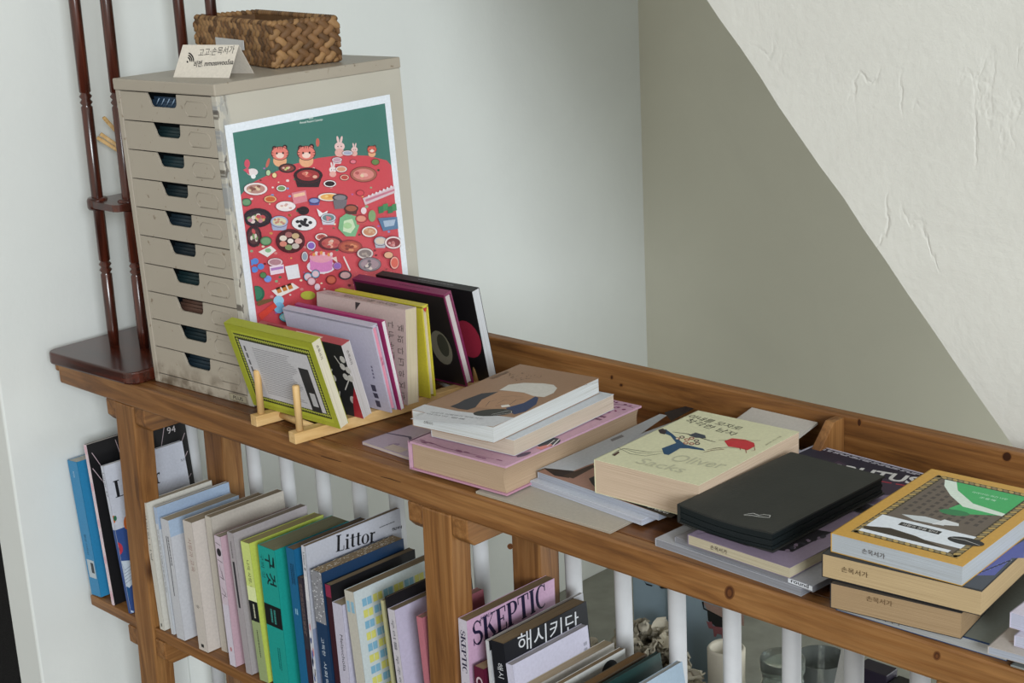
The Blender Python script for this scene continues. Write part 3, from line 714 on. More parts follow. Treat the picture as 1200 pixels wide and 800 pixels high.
for r_ in range(rows):
    z = .005+rh*(r_+.5)
    for a, b_, nn in (((0, 0), (LW, 0), (0, -1, 0)), ((LW, 0), (LW, LD), (1, 0, 0)), ((LW, LD), (0, LD), (0, 1, 0)), ((0, LD), (0, 0), (-1, 0, 0))):
        braid((a[0], a[1], 0), (b_[0], b_[1], 0), nn, z, rh)
mb.build('woven_sides', bas)
mb = MB()
for a, b_ in (((0, 0), (LW, 0)), ((LW, 0), (LW, LD)), ((LW, LD), (0, LD)), ((0, LD), (0, 0))):
    n_ = int((Vector(b_)-Vector(a)).length/.009)
    for k in range(n_):
        p = Vector(a).lerp(Vector(b_), (k+.5)/n_); dd = (Vector(b_)-Vector(a)).normalized()
        ax = Vector((dd.x, dd.y, .5)).normalized(); az = Vector((-dd.y, dd.x, 0)); 
        mb.ball((p.x, p.y, BH), (.0075, .0048, .0055), rr.choice(HY), frame((0, 0, 0), ax, az.cross(ax), az), 8, 6)
        mb.ball((p.x, p.y, .004), (.0065, .0038, .0045), rr.choice(HY), frame((0, 0, 0), ax, az.cross(ax), az), 8, 6)
mb.build('rim', bas)
mb = MB(); q = .004
mb.box(0, LW, 0, q, .002, BH-.002, HY[3]); mb.box(0, LW, LD-q, LD, .002, BH-.002, HY[1]); mb.box(0, q, q, LD-q, .002, BH-.002, HY[3]); mb.box(LW-q, LW, q, LD-q, .002, BH-.002, HY[3]); mb.box(q, LW-q, q, LD-q, 0, .004, HY[3])
mb.build('lining', bas)
# slip of paper on the basket's near side
MI = BM
A = Art(MI, (0, -.008, 0), (1, 0, 0), (0, 0, 1))
c = [A.px(p) for p in ((253, 47.5), (285, 42), (287, 48), (254, 50.5))]
mb = MB(); cx = sum(p[0] for p in c)/4
mb.box(c[0][0], c[1][0], -.0088, -.0080, .025, .041, card('c9c9c9')); o = mb.build('paper_slip'); o.matrix_world = BM
tag(o, 'small white paper slip standing between tent card and woven basket', 'paper')

# ================================================================== WOODEN BOOK STAND
bs = empty('book_stand', Matrix.Identity(4), 'pale beech book stand with pegs and crossbars holding upright books', 'book stand')
f1, f2, e2 = ZP(290, 499, 0), ZP(339, 518, 0), ZP(562, 454, 0)
dirv = Vector((e2.x-f2.x, e2.y-f2.y, 0)); LR = dirv.length; dirv.normalize()
print('stand', f1, f2, e2, LR)
side = Vector((dirv.y, -dirv.x, 0))
BSM = frame((f2.x, f2.y, .0006), side, dirv, Vector((0, 0, 1)))
gap = (f1-f2).dot(side)
for x in (0, gap):
    mb = MB(); mb.box(x, x+.018, 0, LR, 0, .0165, WPALE('Y')); mb.build('side_rail', bs, bevel=.001, M=BSM)
for y in (.045, LR*.5, LR-.03):
    mb = MB(); mb.tube([(gap+.017, y, .009), (.001, y, .009)], .006, WPALE('X'), 12); mb.build('crossbar', bs, M=BSM)
for x in (.009, gap+.009):
    mb = MB(); mb.lathe([(.0055, 0), (.0055, .066), (.0045, .068)], WPALE('Z'), Matrix.Translation((x, .014, .0168)), 14); mb.build('peg', bs, M=BSM)
for x in (.009, gap+.009):
    mb = MB(); mb.lathe([(.0055, 0), (.0055, .066), (.0045, .068)], WPALE('Z'), Matrix.Translation((x, LR-.012, .0168)), 14); mb.build('peg', bs, M=BSM)
SZ = .0178
def onstand(B, T, th, length, yaw=2.):
    """spine up, foot end towards the window; B,T: image points of bottom / top of the near cover's right edge"""
    b_ = ZP(*B, SZ); t_ = XP(*T, b_.x); d = t_-b_; w = d.length; d.normalize()
    Yv = Vector((-1, -math.tan(R(yaw)), 0)).normalized()
    X_ = -d; X_ = (X_-Yv*X_.dot(Yv)).normalized(); Z_ = X_.cross(Yv)
    low = min(0, Z_.z*th)
    o = t_.copy(); o.z -= low*0
    # keep the lowest corner at stand height
    o.z += SZ-min(b_.z, b_.z+Z_.z*th)+.0003
    return frame(o, X_, Yv, Z_), w
GS = 'books standing spine up in the wooden stand'
# a: lime green
def art(A):
    A.back(); A.zoom(250, 300, 3.4286)
    A.rect(0, 0, 1e-4, 1e-4, 'a9b02a')
    # patterned frame of leaves
    def border(x0, y0, x1, y1):
        A.rect(x0, y0, x1, y1, '3c4020')
    h, w = A.h, A.w
    A.rect(.010, .010, h-.012, w-.008, 'b0b63a'); A.rect(.012, .014, h-.015, w-.014, '34371c')
    A.rect(.0125, .0145, h-.0155, w-.0145, '34371c')
    for k in range(34):
        x = .015+(h-.032)*k/33
        A.k = 4; A.poly([(x, .0155), (x+.004, .018), (x, .0215), (x-.002, .0185)], 'a8ad4a'); A.k = 4; A.poly([(x, w-.016), (x+.004, w-.019), (x, w-.0215), (x-.002, w-.0185)], 'a8ad4a')
    for k in range(22):
        y = .024+(w-.048)*k/21
        A.k = 4; A.poly([(.0135, y), (.017, y+.003), (.0195, y), (.017, y-.002)], 'a8ad4a'); A.k = 4; A.poly([(h-.017, y), (h-.02, y+.003), (h-.023, y), (h-.02, y-.002)], 'a8ad4a')
    A.k = 6; A.rect(.021, .024, h-.024, w-.022, 'c7c5c9')
    A.plane((0, A.h, 0), (0, -1, 0), (1, 0, 0)) ; A.n = Vector((0, 0, -1)); A.k = 8   # readable from the left page side
    for r_ in range(24):
        x = .034+r_*.0034
        A.mb.add([A.lay(p) for p in ((.05, x), (.05+.085*(1-.1*math.sin(r_*7)), x), (.05+.085*(1-.1*math.sin(r_*7)), x+.0011), (.05, x+.0011))], [(0, 1, 2, 3)], ink('8a888c'))
    for r_ in range(5):
        x = .034+r_*.012
        A.mb.add([A.lay(p) for p in ((.03, x), (.034, x), (.034, x+.009), (.03, x+.009))], [(0, 1, 2, 3)], ink('5a585c'))
    A.k = 9; A.rect(A.h-.052, .05, A.h-.030, .125, '2e2e30'); A.k = 10; A.rect(A.h-.046, .092, A.h-.034, .115, 'b9b9bc')
    A.foot(); A.plane((0, 0, 0), (1, 0, 0), (0, 0, 1)); A.text('손목서가', .008, A.t*.35, .0045, '55504a', w=.024)
Ma, wa = onstand((400, 503), (365, 402), .017, .2)
book('lime green paperback with leafy border and cream text panel, front of the stand', Ma, wa, .2, .017, 'a2a632', 'e4dfcc', art=art, group=GS)
# b: white/red with black pattern
def art(A):
    A.back(); h, w = A.h, A.w
    A.rect(.0, .0, h, w, '2a2a2c'); rr = random.Random(4)
    for k in range(26):
        x, y = rr.uniform(.01, h-.01), rr.uniform(.01, w-.01); a = rr.uniform(0, 3.1); L_ = rr.uniform(.012, .03)
        A.k = 2+k % 4; A.line([(x-L_*math.cos(a)*.5, y-L_*math.sin(a)*.5), (x+L_*math.cos(a)*.5, y+L_*math.sin(a)*.5)], .0022, rr.choice(['d9d4d0', 'c9c4c0', 'a83038']))
    for k in range(8): A.k = 8; A.ell(rr.uniform(.0, .05), rr.uniform(.02, w-.02), .006, .006, 'd9d4d0', n=8)
    A.k = 10; A.poly([(0, w), (0, w-.055), (.012, w-.03), (.02, w)], 'b02a38')
    A.spine(); A.plane((-.0003, A.h, 0), (0, -1, 0), (0, 0, 1)); A.n = Vector((-1, 0, 0)); A.rect(.02, A.t*.3, .06, A.t*.7, '7a2028'); A.rect(.09, A.t*.35, .15, A.t*.6, 'e0c4b8')
    A.plane((0, 0, 0), (1, 0, 0), (0, 0, 1)); A.text('손목서가', .012, A.t*.35, .0045, '55504a', w=.024)
Mb_, wb = onstand((427, 491), (400, 405), .0165, .2)
book('dark patterned paperback with red spine, second from the front of the stand', Mb_, wb, .2, .0165, 'ddd8da', 'c9c5c8', spine='b04a50', art=art, group=GS)
# c: lilac cover, pink page edges
def art(A):
    A.back(); A.plane((0, A.h, 0), (0, -1, 0), (1, 0, 0)); A.n = Vector((0, 0, -1))
    A.text('거리의 현대사상', A.h-.028, .105, .010, '35333f', rot=-math.pi/2, w=.075) if False else None
    A.zoom(250, 300, 3.4286)
    for i, (y0, y1) in enumerate(((515, 545), (548, 572), (578, 608))):
        A.pp([(632+i*9, y0), (650+i*9, y0+4), (657+i*9, y1), (640+i*9, y1-4)], '4a4658')
    for k in range(4): A.pp([(632+k*3, 440+k*14), (638+k*3, 441+k*14), (641+k*3, 450+k*14), (634+k*3, 449+k*14)], '77738a')
    A.foot(); A.plane((0, 0, 0), (1, 0, 0), (0, 0, 1)); A.text('손목', .05, A.t*.3, .004, 'a05070', w=.014)
Mc, wc = onstand((459, 484), (435, 384), .0125, .2)
book('lilac grey hardback with hot pink page edges in the stand', Mc, wc, .2, .0125, 'bdb9cb', 'ee9fb8', art=art, group=GS, hard=True, name='hardback_book')
Md, wd = onstand((470.5, 481), (447, 377.5), .0075, .195)
book('thin white-paged book with magenta spine behind the pink-edged one', Md, wd, .195, .0075, 'a3336a', 'ecebf2', group=GS)
# e: thick beige
def art(A):
    A.spine(); A.plane((-.0003, A.h, 0), (0, -1, 0), (0, 0, 1)); A.n = Vector((-1, 0, 0))
    A.text('재밌다고들 하지만', .05, A.t*.2, A.t*.55, '4a4440', w=.12); A.text('다신', .015, A.t*.25, A.t*.4, '6a6460', w=.02)
    A.back(); A.plane((0, A.h, 0), (0, -1, 0), (1, 0, 0)); A.n = Vector((0, 0, -1))
    for i, ch in enumerate('재밌다고하지만'): A.text(ch, A.h-.018, .024+i*.0175, .0105, '4a4340', w=.0125)
    for i, ch in enumerate('나는두번'): A.text(ch, A.h-.038, .022+i*.016, .010, '4a4340', w=.012)
    A.poly([(.09, .003), (.102, .003), (.09, .016)], '3a3436')
Me, we = onstand((478, 476), (475, 364), .0225, .2)
book('thick beige paperback with black Korean lettering in the middle of the stand', Me, we, .2, .0225, 'c3afab', 'd9ceb4', art=art, group=GS)
def art(A):
    A.spine(); A.plane((-.0003, A.h, 0), (0, -1, 0), (0, 0, 1)); A.n = Vector((-1, 0, 0)); A.greek(.03, A.t*.4, .15, A.t*.6, 1, '7a7030', 3)
    A.foot(); A.plane((0, 0, 0), (1, 0, 0), (0, 0, 1)); A.poly([(.003, A.t*.2), (.01, A.t*.5), (.003, A.t*.8)], 'c23a3a')
Mf, wf = onstand((504, 467), (494, 360), .0135, .195)
book('yellow hardback with cream pages, right of the thick beige book', Mf, wf, .195, .0135, 'c9bd3c', 'dcd0b4', group=GS, hard=True, name='hardback_book', art=art)
def art(A):
    A.back(); A.plane((0, A.h, 0), (0, -1, 0), (1, 0, 0)); A.n = Vector((0, 0, -1)); A.rect(.003, .003, A.h-.002, A.w-.003, '1c1819'); A.ell(A.h-.035, .095, .022, .03, '6f6a5c'); A.ell(A.h-.03, .09, .012, .02, '3a3a30')
    A.spine(); A.plane((-.0013, A.h, 0), (0, -1, 0), (0, 0, 1)); A.n = Vector((-1, 0, 0)); A.greek(.1, A.t*.4, .17, A.t*.6, 1, '4a1a3a', 3)
Mg, wg = onstand((548, 454), (520, 347), .0165, .205)
book('maroon hardback with white pages, second from the back of the stand', Mg, wg, .205, .0165, '7a2350', 'd8d2d4', group=GS, hard=True, name='hardback_book', art=art)
def art(A):
    A.back(); A.plane((0, A.h, 0), (0, -1, 0), (1, 0, 0)); A.n = Vector((0, 0, -1)); A.ell(A.h-.03, .085, .028, .032, '8c2438')
    A.spine(); A.plane((-.0003, A.h, 0), (0, -1, 0), (0, 0, 1)); A.n = Vector((-1, 0, 0)); A.greek(.09, A.t*.4, .17, A.t*.65, 1, '77777c', 3)
Mh, wh = onstand((575, 449), (553, 342), .0165, .215)
book('black paperback with bright white pages at the back of the stand', Mh, wh, .215, .0165, '151416', 'd6dbe4', group=GS, art=art)
# small pink and white notebook seen between b and c at the left
Mi_, wi = onstand((431, 492), (408, 398), .004, .19)

# ================================================================== LYING PILES
S = '손목서가'
def stamp(A, x, z0=.35, w=.03, h=.0055, c='4a4038'): A.plane((0, .0 if not getattr(A, 'hard', 0) else .003, 0), (1, 0, 0), (0, 0, 1)); A.text(S, x, A.t*z0, h, c, w=w)
# --- pile 1 (left)
def art(A):
    A.zoom(400, 400, 3.)
    rr = random.Random(2); w, h = A.w, A.h
    for k in range(14): A.k = 1; A.ell(rr.uniform(.01, w-.02), rr.uniform(.015, .2), rr.uniform(.006, .014), rr.uniform(.005, .01), rr.choice(['6d5b7c', '7d6b8a', '8a7690']), rr.uniform(0, 3), 12)
    A.k = 3; A.line([(.0, .045), (.04, .055), (.08, .03), (.12, .05)], .005, '4a4258'); A.rect(.045, .002, .08, .02, 'b7a79c')
M = lying((425, 520), .005, 0., .0045); M = Matrix.Translation(ZP(425, 521, 0)+Vector((0, 0, .0004))) @ Matrix.Rotation(R(-2), 4, 'Z')
book('mauve floral magazine under the big pink hardback', M, .19, .26, .0048, 'a999a8', 'c9bdb6', art=art, cat='magazine', name='magazine')
def art(A):
    A.hard = 1; w, h = A.w, A.h
    A.zoom(470, 420, 4.446)
    rr = random.Random(9)
    # blossoms and dark ink painting on the cover
    A.line([(w-.075, h-.012), (w-.05, h-.02), (w-.02, h-.01), (w-.004, h-.014)], .0016, '5a2848')
    for k in range(34): A.k = 3+k % 5; A.ell(rr.uniform(w-.085, w-.004), rr.uniform(h-.05, h-.004), rr.uniform(.0015, .0045), rr.uniform(.0015, .004), rr.choice(['6a2450', '7e3060', '54203f', '9a5a86']), rr.uniform(0, 3), 8)
    A.k = 4; A.greek(w-.05, h-.085, w-.01, h-.062, 2, '6a3a58', 5)
    A.k = 6; A.pell(770, 438, 62, 22, '3f4048', -.2); A.k = 7; A.pp([(700, 465), (780, 445), (790, 452), (730, 476)], 'd98a86'); A.k = 8; A.pl([(790, 455), (825, 420)], .0016, 'e8e8ea'); A.pl([(760, 455), (800, 425)], .0012, 'e8e8ea')
    A.k = 5; A.line([(.004, .006), (.03, .012), (.06, .007), (w-.03, .012)], .0014, '7e4a68'); A.pell(640, 500, 40, 8, '54445c', -.3); A.k = 6; A.ptext('도검의 사람', (890, 352), (1010, 318), .011, '5a2048', .01)
    A.k = 5
    for k in range(10): A.ell(.01+rr.uniform(0, .16), rr.uniform(.006, .016), .006, .0014, '8a5878', n=8)
PH_ = lying((478.5, 516), .047, 3., .041)
book('thick pink hardback with plum blossom cover, bottom book of left pile', PH_, .175, .29, .0405, 'c59cb2', 'b9a189', hard=True, art=art, name='hardback_book', back='b9899f')
def art(A):
    stamp(A, .045, .5, .022, .004)
M = lying((505, 497), .0715, 6., .0225)
pp = ZP(602, 515.6, .0695); M = Matrix.Translation((pp.x, pp.y, .0477)) @ Matrix.Rotation(R(5), 4, 'Z') @ Matrix.Translation((-.145, 0, 0))
book('white paperback with cream pages, middle book of left pile', M, .145, .222, .0218, 'c9cdd4', 'cbbfb2', art=art)
def art(A):
    A.zoom(470, 420, 4.446)
    A.rect(0, 0, A.w, .026, 'c9cbd0')
    A.pp([(48, 315), (165, 264), (300, 275), (590, 308), (482, 354)], 'c9cbd0')
    A.pp([(255, 250), (300, 232), (330, 215), (420, 182), (512, 173), (450, 205), (410, 230), (395, 252), (345, 268), (300, 262)], '33343a')
    A.pp([(388, 254), (420, 215), (510, 172), (560, 168), (650, 180), (712, 200), (690, 225), (600, 262), (540, 262), (450, 262)], 'a98467')
    for L_ in ([(440, 250), (460, 225), (500, 215)], [(500, 235), (540, 215), (580, 220)], [(560, 245), (600, 215), (640, 210)], [(520, 200), (580, 195), (640, 200)], [(490, 250), (520, 240), (560, 245)]): A.pl(L_, .0009, '3a3030')
    A.pp([(512, 165), (560, 137), (640, 127), (740, 130), (795, 138), (813, 155), (795, 180), (745, 202), (690, 196), (640, 178), (570, 170)], 'cfccc6')
    A.pp([(545, 258), (640, 232), (700, 198), (716, 205), (705, 238), (650, 275), (590, 292), (570, 280)], '2b3a60')
    A.pell(480, 282, 105, 18, '33332f', -.06); A.pl([(470, 292), (560, 272), (576, 275), (575, 284), (480, 296)], .0009, 'd8d8d8')
    A.pp([(520, 245), (560, 240), (570, 250), (525, 255)], 'e0dcd8')
    A.ptext('세상과 이별하기 전에 하는', (150, 282), (425, 318), .0045, '77777c'); A.ptext('마지막 말들', (130, 290), (330, 320), .0042, '77777c')
    A.ptext('나는 모자를 쓰고 있었다', (905, 152), (1050, 122), .003, '5c4838')
    rr = random.Random(8)
    for k in range(26):
        x, y = rr.uniform(560, 735), rr.uniform(75, 118); A.k = 5; A.pl([(x, y), (x+rr.uniform(4, 14), y-rr.uniform(2, 7))], .0008, '5a4636')
    A.greek(.004, .16, .012, .2, 20, '5a4636', 6)
    stamp(A, .02, .3, .016, .0042)
pp = ZP(578, 500, .0925); M = Matrix.Translation((pp.x, pp.y, .0700)) @ Matrix.Rotation(R(6.5), 4, 'Z') @ Matrix.Translation((-.139, 0, 0))
book('brown paperback with painted face in white cap, top book of left pile', M, .139, .238, .0225, '98765c', 'd4d9de', art=art)

# --- magazines in the middle
def wave(ax, ay, k=22, ph=0.):
    return lambda x, y, z: (x, y, z+ax*math.sin(k*x+ph)*(.5+.5*math.cos(9*y))+ay*math.sin(17*y+ph)+ .0)
def dobend(fn):  # only ever lifts
    return fn
def zmin(M, z): return Matrix.Translation((M.translation.x, M.translation.y, z)) @ M.to_3x3().to_4x4()
def flat(px_, z, ang, th, zb=None):
    p = ZP(px_[0], px_[1], z); return Matrix.Translation((p.x, p.y, (z-th) if zb is None else zb)) @ Matrix.Rotation(R(ang), 4, 'Z')
curl = lambda a: (lambda x, y, z: (x, y, z+a*max(0, .05-y)**2*40))
book('flattened grey newsprint magazine at the bottom of the middle pile', Matrix.Translation((.795, -.030, .0004)) @ Matrix.Rotation(R(1.5), 4, 'Z'), .225, .31, .0035, 'b3aca0', 'a8a094', cat='magazine', name='magazine')
book('folded white magazine with blue-grey edge beneath the face cover magazine', Matrix.Translation((.84, .026, .0042)) @ Matrix.Rotation(R(-4), 4, 'Z'), .20, .28, .0075, 'c9cedb', 'b9bfcf', cat='magazine', name='magazine', n=8, defo=lambda x, y, z: (x, y, z+.0003*abs(math.sin(14*x))))
def art(A):
    w, h = A.w, A.h; A.zoom(600, 440, 3.)
    A.pp([(80, 345), (545, 135), (620, 118), (640, 180), (500, 300), (600, 480), (520, 510)], 'a9aeb6') if False else None
    A.rect(0, .0, w, .105, '9c7668')
    A.pp([(110, 325), (180, 318), (225, 340), (200, 360), (150, 352)], '241c1c')
    A.pp([(180, 352), (285, 312), (290, 322), (215, 362)], '3a2a20'); A.pp([(270, 362), (292, 352), (292, 392), (280, 380)], '1c1818')
    A.pp([(80, 335), (115, 325), (215, 335), (330, 290), (545, 140), (520, 135), (330, 225)], 'b7bcc4')
    A.pp([(395, 440), (430, 425), (560, 475), (585, 485), (560, 500), (545, 497)], '171314')
    A.ptext('Bieber', (474, 462), (552, 489), .0115, 'd9d9dc', .01)
    A.pp([(535, 130), (610, 108), (640, 116), (560, 160)], '26262a')
    A.pp([(345, 225), (385, 208), (395, 214), (352, 232)], '77777c')
A_M = flat((680, 552), .0215, 0, .0088)
pq = ZP(630, 553, .0205)
book('glossy magazine with dark face cover under the pale yellow book', Matrix.Translation((pq.x, pq.y, .0122)) @ Matrix.Rotation(R(-4), 4, 'Z'), .215, .285, .0088, 'b4b9c2', 'a7aebf', art=art, cat='magazine', name='magazine', n=1)
# pale yellow book
def art(A):
    A.zoom(680, 460, 4.444)
    A.ptext('아내를 모자로', (553, 128), (822, 196), .014, '1c1c1e'); A.ptext('착각한 남자', (535, 148), (792, 226), .014, '1c1c1e')
    A.pl([(165, 322), (200, 300), (230, 290), (290, 300), (360, 310), (430, 305)], .0011, '2a2a2c'); A.pl([(195, 285), (260, 318), (340, 330), (430, 315)], .0009, '2a2a2c'); A.pl([(220, 290), (290, 312), (400, 322)], .0009, '2a2a2c')
    A.pp([(165, 325), (200, 305), (205, 312), (180, 330)], '4a2a20')
    A.pp([(425, 290), (500, 262), (470, 225), (420, 205), (445, 190), (480, 215), (520, 250), (545, 270), (640, 292), (650, 302), (560, 290), (520, 290), (460, 325), (435, 320)], '244a6c')
    A.pp([(405, 195), (430, 186), (450, 200), (440, 218), (415, 212)], '33242a')
    for k, (x, y) in enumerate(((505, 240), (530, 232), (555, 245), (580, 238), (605, 250), (550, 262), (580, 266), (610, 265))): A.k = 5+k % 3; A.pell(x, y, 14, 7, ['8a3a30', '3a3030', 'a05a44'][k % 3]); A.k = 9; A.pell(x, y, 8, 4, 'd8c9b0')
    A.pl([(480, 205), (560, 215), (640, 240), (705, 258)], .0018, '2a2a30'); A.pp([(565, 222), (600, 208), (650, 222), (655, 238), (600, 235)], '3f4450')
    A.pl([(640, 312), (690, 300), (750, 295), (720, 288), (660, 298)], .0013, '6a3a2c'); A.pl([(690, 290), (770, 285), (820, 290)], .0009, '444444')
    A.pp([(750, 252), (790, 238), (860, 245), (905, 262), (910, 280), (870, 300), (820, 288), (770, 280)], 'c2323a'); A.pl([(720, 248), (940, 250)], .0008, '6a5a3a'); A.pl([(860, 290), (865, 315)], .0009, '8a2a2c'); A.pl([(905, 275), (910, 300), (890, 305)], .0009, '8a2a2c'); A.pl([(830, 285), (835, 300)], .0009, '8a2a2c')
    # grey signature
    A.ptext('Oliver', (455, 352), (730, 398), .024, 'bcbba2', shear=.15); A.ptext('Sacks', (280, 365), (520, 418), .02, 'bebda4', shear=.15)
    A.ptext('올리버 색스 지음', (970, 275), (1050, 228), .0028, '77705c')
Mj = flat((696.2, 538), .0668, 3., .0445)
book('thick pale yellow paperback with blue figure drawing and red hat', Mj, .157, .226, .0445, 'd8d7b6', 'cfbaa6', art=art)
# things behind it
def art(A): A.greek(.06, .03, .1, .036, 1, '4a4a50', 3)
book('white booklet leaning on the back rail behind the yellow book', Matrix.Translation((.952, .262, .0228)) @ Matrix.Rotation(R(10), 4, 'X'), .108, .1, .003, 'bfbab4', 'c9c4bc', art=art, cat='booklet', name='booklet')
def art(A): A.greek(A.w-.02, A.h-.03, A.w-.004, A.h-.022, 1, '4a4a50', 3)
def art(A): A.greek(A.w-.02, A.h-.03, A.w-.004, A.h-.022, 1, '4a4a50', 3)
book('light blue-white paperback at the right of the yellow book, by the brace block', Matrix.Translation((1.113, .09, .0006)) @ Matrix.Rotation(R(1), 4, 'Z') @ Matrix.Translation((-.058, 0, 0)), .058, .21, .0212, 'c3cbd8', 'a4bfe4', art=art)

# --- folder pile
def art(A):
    A.spine()
book('long thin magazine with wavy page edges at the table front', Matrix.Translation((1.085, -.018, .0004)) @ Matrix.Rotation(R(-2.5), 4, 'Z'), .21, .28, .0095, 'aeb0b8', '8f929c', cat='magazine', name='magazine', n=10,
     defo=lambda x, y, z: (x-.02*max(0, 1-y/.1)*0, y, z+.0002*abs(math.sin(30*x))))
def art(A):
    A.plane((A.w, 0, 0), (0, 1, 0), (0, 0, 1))
    A.plane((0, 0, 0), (1, 0, 0), (0, 0, 1)); A.rect(A.w-.034, .0012, A.w-.001, A.t-.001, 'd9dde4'); A.text('round', A.w-.03, .0024, .0045, '2a2a30', w=.024, bold=.02)
pe = ZP(953, 693, .011)
book('grey magazine with white spine label jutting out beneath the lilac book', Matrix.Translation((pe.x, pe.y, .0102)) @ Matrix.Rotation(R(-4), 4, 'Z') @ Matrix.Translation((-.2, 0, 0)), .2, .26, .0075, '8f8f96', '85868e', cat='magazine', name='magazine', art=art)
def art(A):
    A.zoom(600, 440, 3.)
    A.pp([(640, 560), (680, 552), (830, 600), (985, 620), (1125, 550), (1090, 545), (900, 500)], '1d1b22')
    rr = random.Random(6)
    for k in range(24): A.k = 4+k % 3; A.pell(rr.uniform(960, 1110), 0, 1, 1, '1d1b22') if False else None
    for k in range(16):
        t_ = k/15; x, y = 965+130*t_, 612-52*t_; A.k = 4+k % 3; A.pell(x+rr.uniform(-6, 6), y+rr.uniform(-5, 5), 9, 5, rr.choice(['1d1b22', '77687c', '33303a']))
    stamp(A, .033, .3, .024, .0052)
pl_ = ZP(806, 626, .031)
pr_ = ZP(944, 650, .031)
book('lilac paperback with cream pages under the black folder', Matrix.Translation((pl_.x, pl_.y, .0184)) @ Matrix.Rotation(R(-2), 4, 'Z'), .143, .175, .0128, '84768c', 'c4bba4', art=art)
# black folder, slightly sagging
FM = Matrix.Translation((1.111, -.006, .0322)) @ Matrix.Rotation(R(-1.5), 4, 'Z')
fo = empty('leather_notebook', FM, 'black leather notebook with small white bird mark', 'notebook')
n = NT('black_leather'); a = n.noise(n.map((1, 1, 1)), 320, 3); n.bump(a, .25, .0006)
BLK = n.set(n.mix(n.noise(n.map((1, 1, 1)), 20, 4), '1d1f1e', '2a2c2a'), .48, .45)
sag = lambda x, y, z: (x, y, z+.006*math.sin(math.pi*min(1, max(0, x/.13)))*(-.6)*max(0, 1-y/.2)+.003*(x/.13)**2*0)
mb = MB(); w_, h_ = .135, .222
mb.box(0, w_, 0, h_, .0215, .0235, BLK, n=(14, 10, 1)); mb.box(0, w_, 0, h_, 0, .0022, BLK, n=(14, 10, 1)); mb.box(-.002, .002, 0, h_, .0005, .023, BLK, n=(1, 10, 3)); mb.build('cover', fo, sag)
mb = MB(); 
for k in range(5): mb.box(.001, w_-.002-.0012*(k % 2), .001+.001*(k % 2), h_-.002, .0024+k*.0038, .0024+k*.0038+.0034, plain('black_page_edges', '10191b', .6, .3), n=(14, 10, 1))
mb.build('pages', fo, sag)
A = Art(FM, (0, 0, .0235)); A.zoom(600, 440, 3.); 
A.pl([(815, 480), (848, 476), (868, 484), (885, 482), (908, 486), (905, 494), (868, 489), (845, 484), (815, 482)], .0013, 'c9cac8'); A.build(fo, 'bird_mark', sag)
# blue black magazine behind the notebook
def art(A):
    w, h = A.w, A.h; A.zoom(900, 440, 4.)
    A.rect(0.004, 0.002, w-.004, h-.064, '8a7a9a')
    A.rect(.004, h-.062, w-.002, h-.004, '262438')
    A.greek(.006, h-.012, w-.004, h-.006, 2, 'c9c9d8', 8)
    A.pp([(240, 440), (330, 400), (500, 480), (700, 500), (640, 560), (500, 560), (330, 480)], '3f3048')
    A.ptext('BRUTUS', (268, 440), (690, 512), .026, 'dcdce0', .03)
    for k, p in enumerate(((440, 478), (520, 492), (600, 506))): A.pp([(p[0], p[1]), (p[0]+60, p[1]+10), (p[0]+58, p[1]+14), (p[0]-2, p[1]+4)], 'b8344a')
pm_ = ZP(1073, 563, .012)
book('navy and white magazine with bold title behind the black notebook', Matrix.Translation((1.262, .187, .0182)) @ Matrix.Rotation(R(-3), 4, 'Z') @ Matrix.Translation((-.19, 0, 0)) , .19, .128, .0078, 'b9b9cc', 'a0a0b4', art=art, cat='magazine', name='magazine')

# --- right pile
def art(A):
    A.rect(.002, .002, A.w, A.h, '7b827e'); A.k = 2; A.rect(.002, .002, A.w*.42, A.h, '24416e'); stamp(A, .045, .3, .03, .006); A.text('건축신문', .008, A.t*.45, .004, '4a4038', w=.022)
pb = ZP(973, 712, .0)
book('pale-edged blue booklet at the bottom of the right pile', Matrix.Translation((1.342, -.032, .0004)) @ Matrix.Rotation(R(2), 4, 'Z'), .19, .26, .0125, '24416e', 'aaaeb2', art=art, cat='booklet', name='booklet')
def art(A): stamp(A, .04, .62, .028, .006, '6a5238')
pt = ZP(1127, 718, .042)
book('tan-edged paperback with dark cover, second from bottom of right pile', Matrix.Translation((pt.x, pt.y, .0134)) @ Matrix.Rotation(R(8), 4, 'Z') @ Matrix.Translation((-.14, 0, 0)), .14, .21, .0285, '2a2a2e', 'a88f70', art=art)
def art(A):
    A.zoom(1080, 620, 4.44)
    A.poly([(A.w*.42, .002), (A.w-.001, .002), (A.w-.001, A.h-.002), (A.w*.55, A.h*.5)], '4a4f58')
    A.pp([(225, 240), (400, 130), (533, 60), (533, 150), (470, 150), (380, 240)], '5b63a8')
    rr = random.Random(12)
    for r_ in range(6):
        for k in range(9):
            x, y = 260+r_*4+k*22, 240-k*9+r_*13-r_*14; A.k = 5; A.pp([(x, y), (x+13, y-4), (x+13, y), (x, y+4)], rr.choice(['c9cce0', '9aa0d0', 'b0b4d8']))
    A.k = 6
    A.ptext('사라진 도시의 기록', (0, 0), (1, 0), .001, 'b9b9bc') if False else None
    A.greek(.03, .008, .085, .012, 1, 'a9a9ac', 4)
    stamp(A, .022, .42, .03, .0062, '5a4830')
pd = ZP(963.5, 648, .069)
book('cream-edged paperback with black and blue starry cover, under the yellow-framed book', Matrix.Translation((pd.x, pd.y, .0424)) @ Matrix.Rotation(R(6), 4, 'Z'), .172, .25, .0265, '28282b', 'c0a984', art=art)
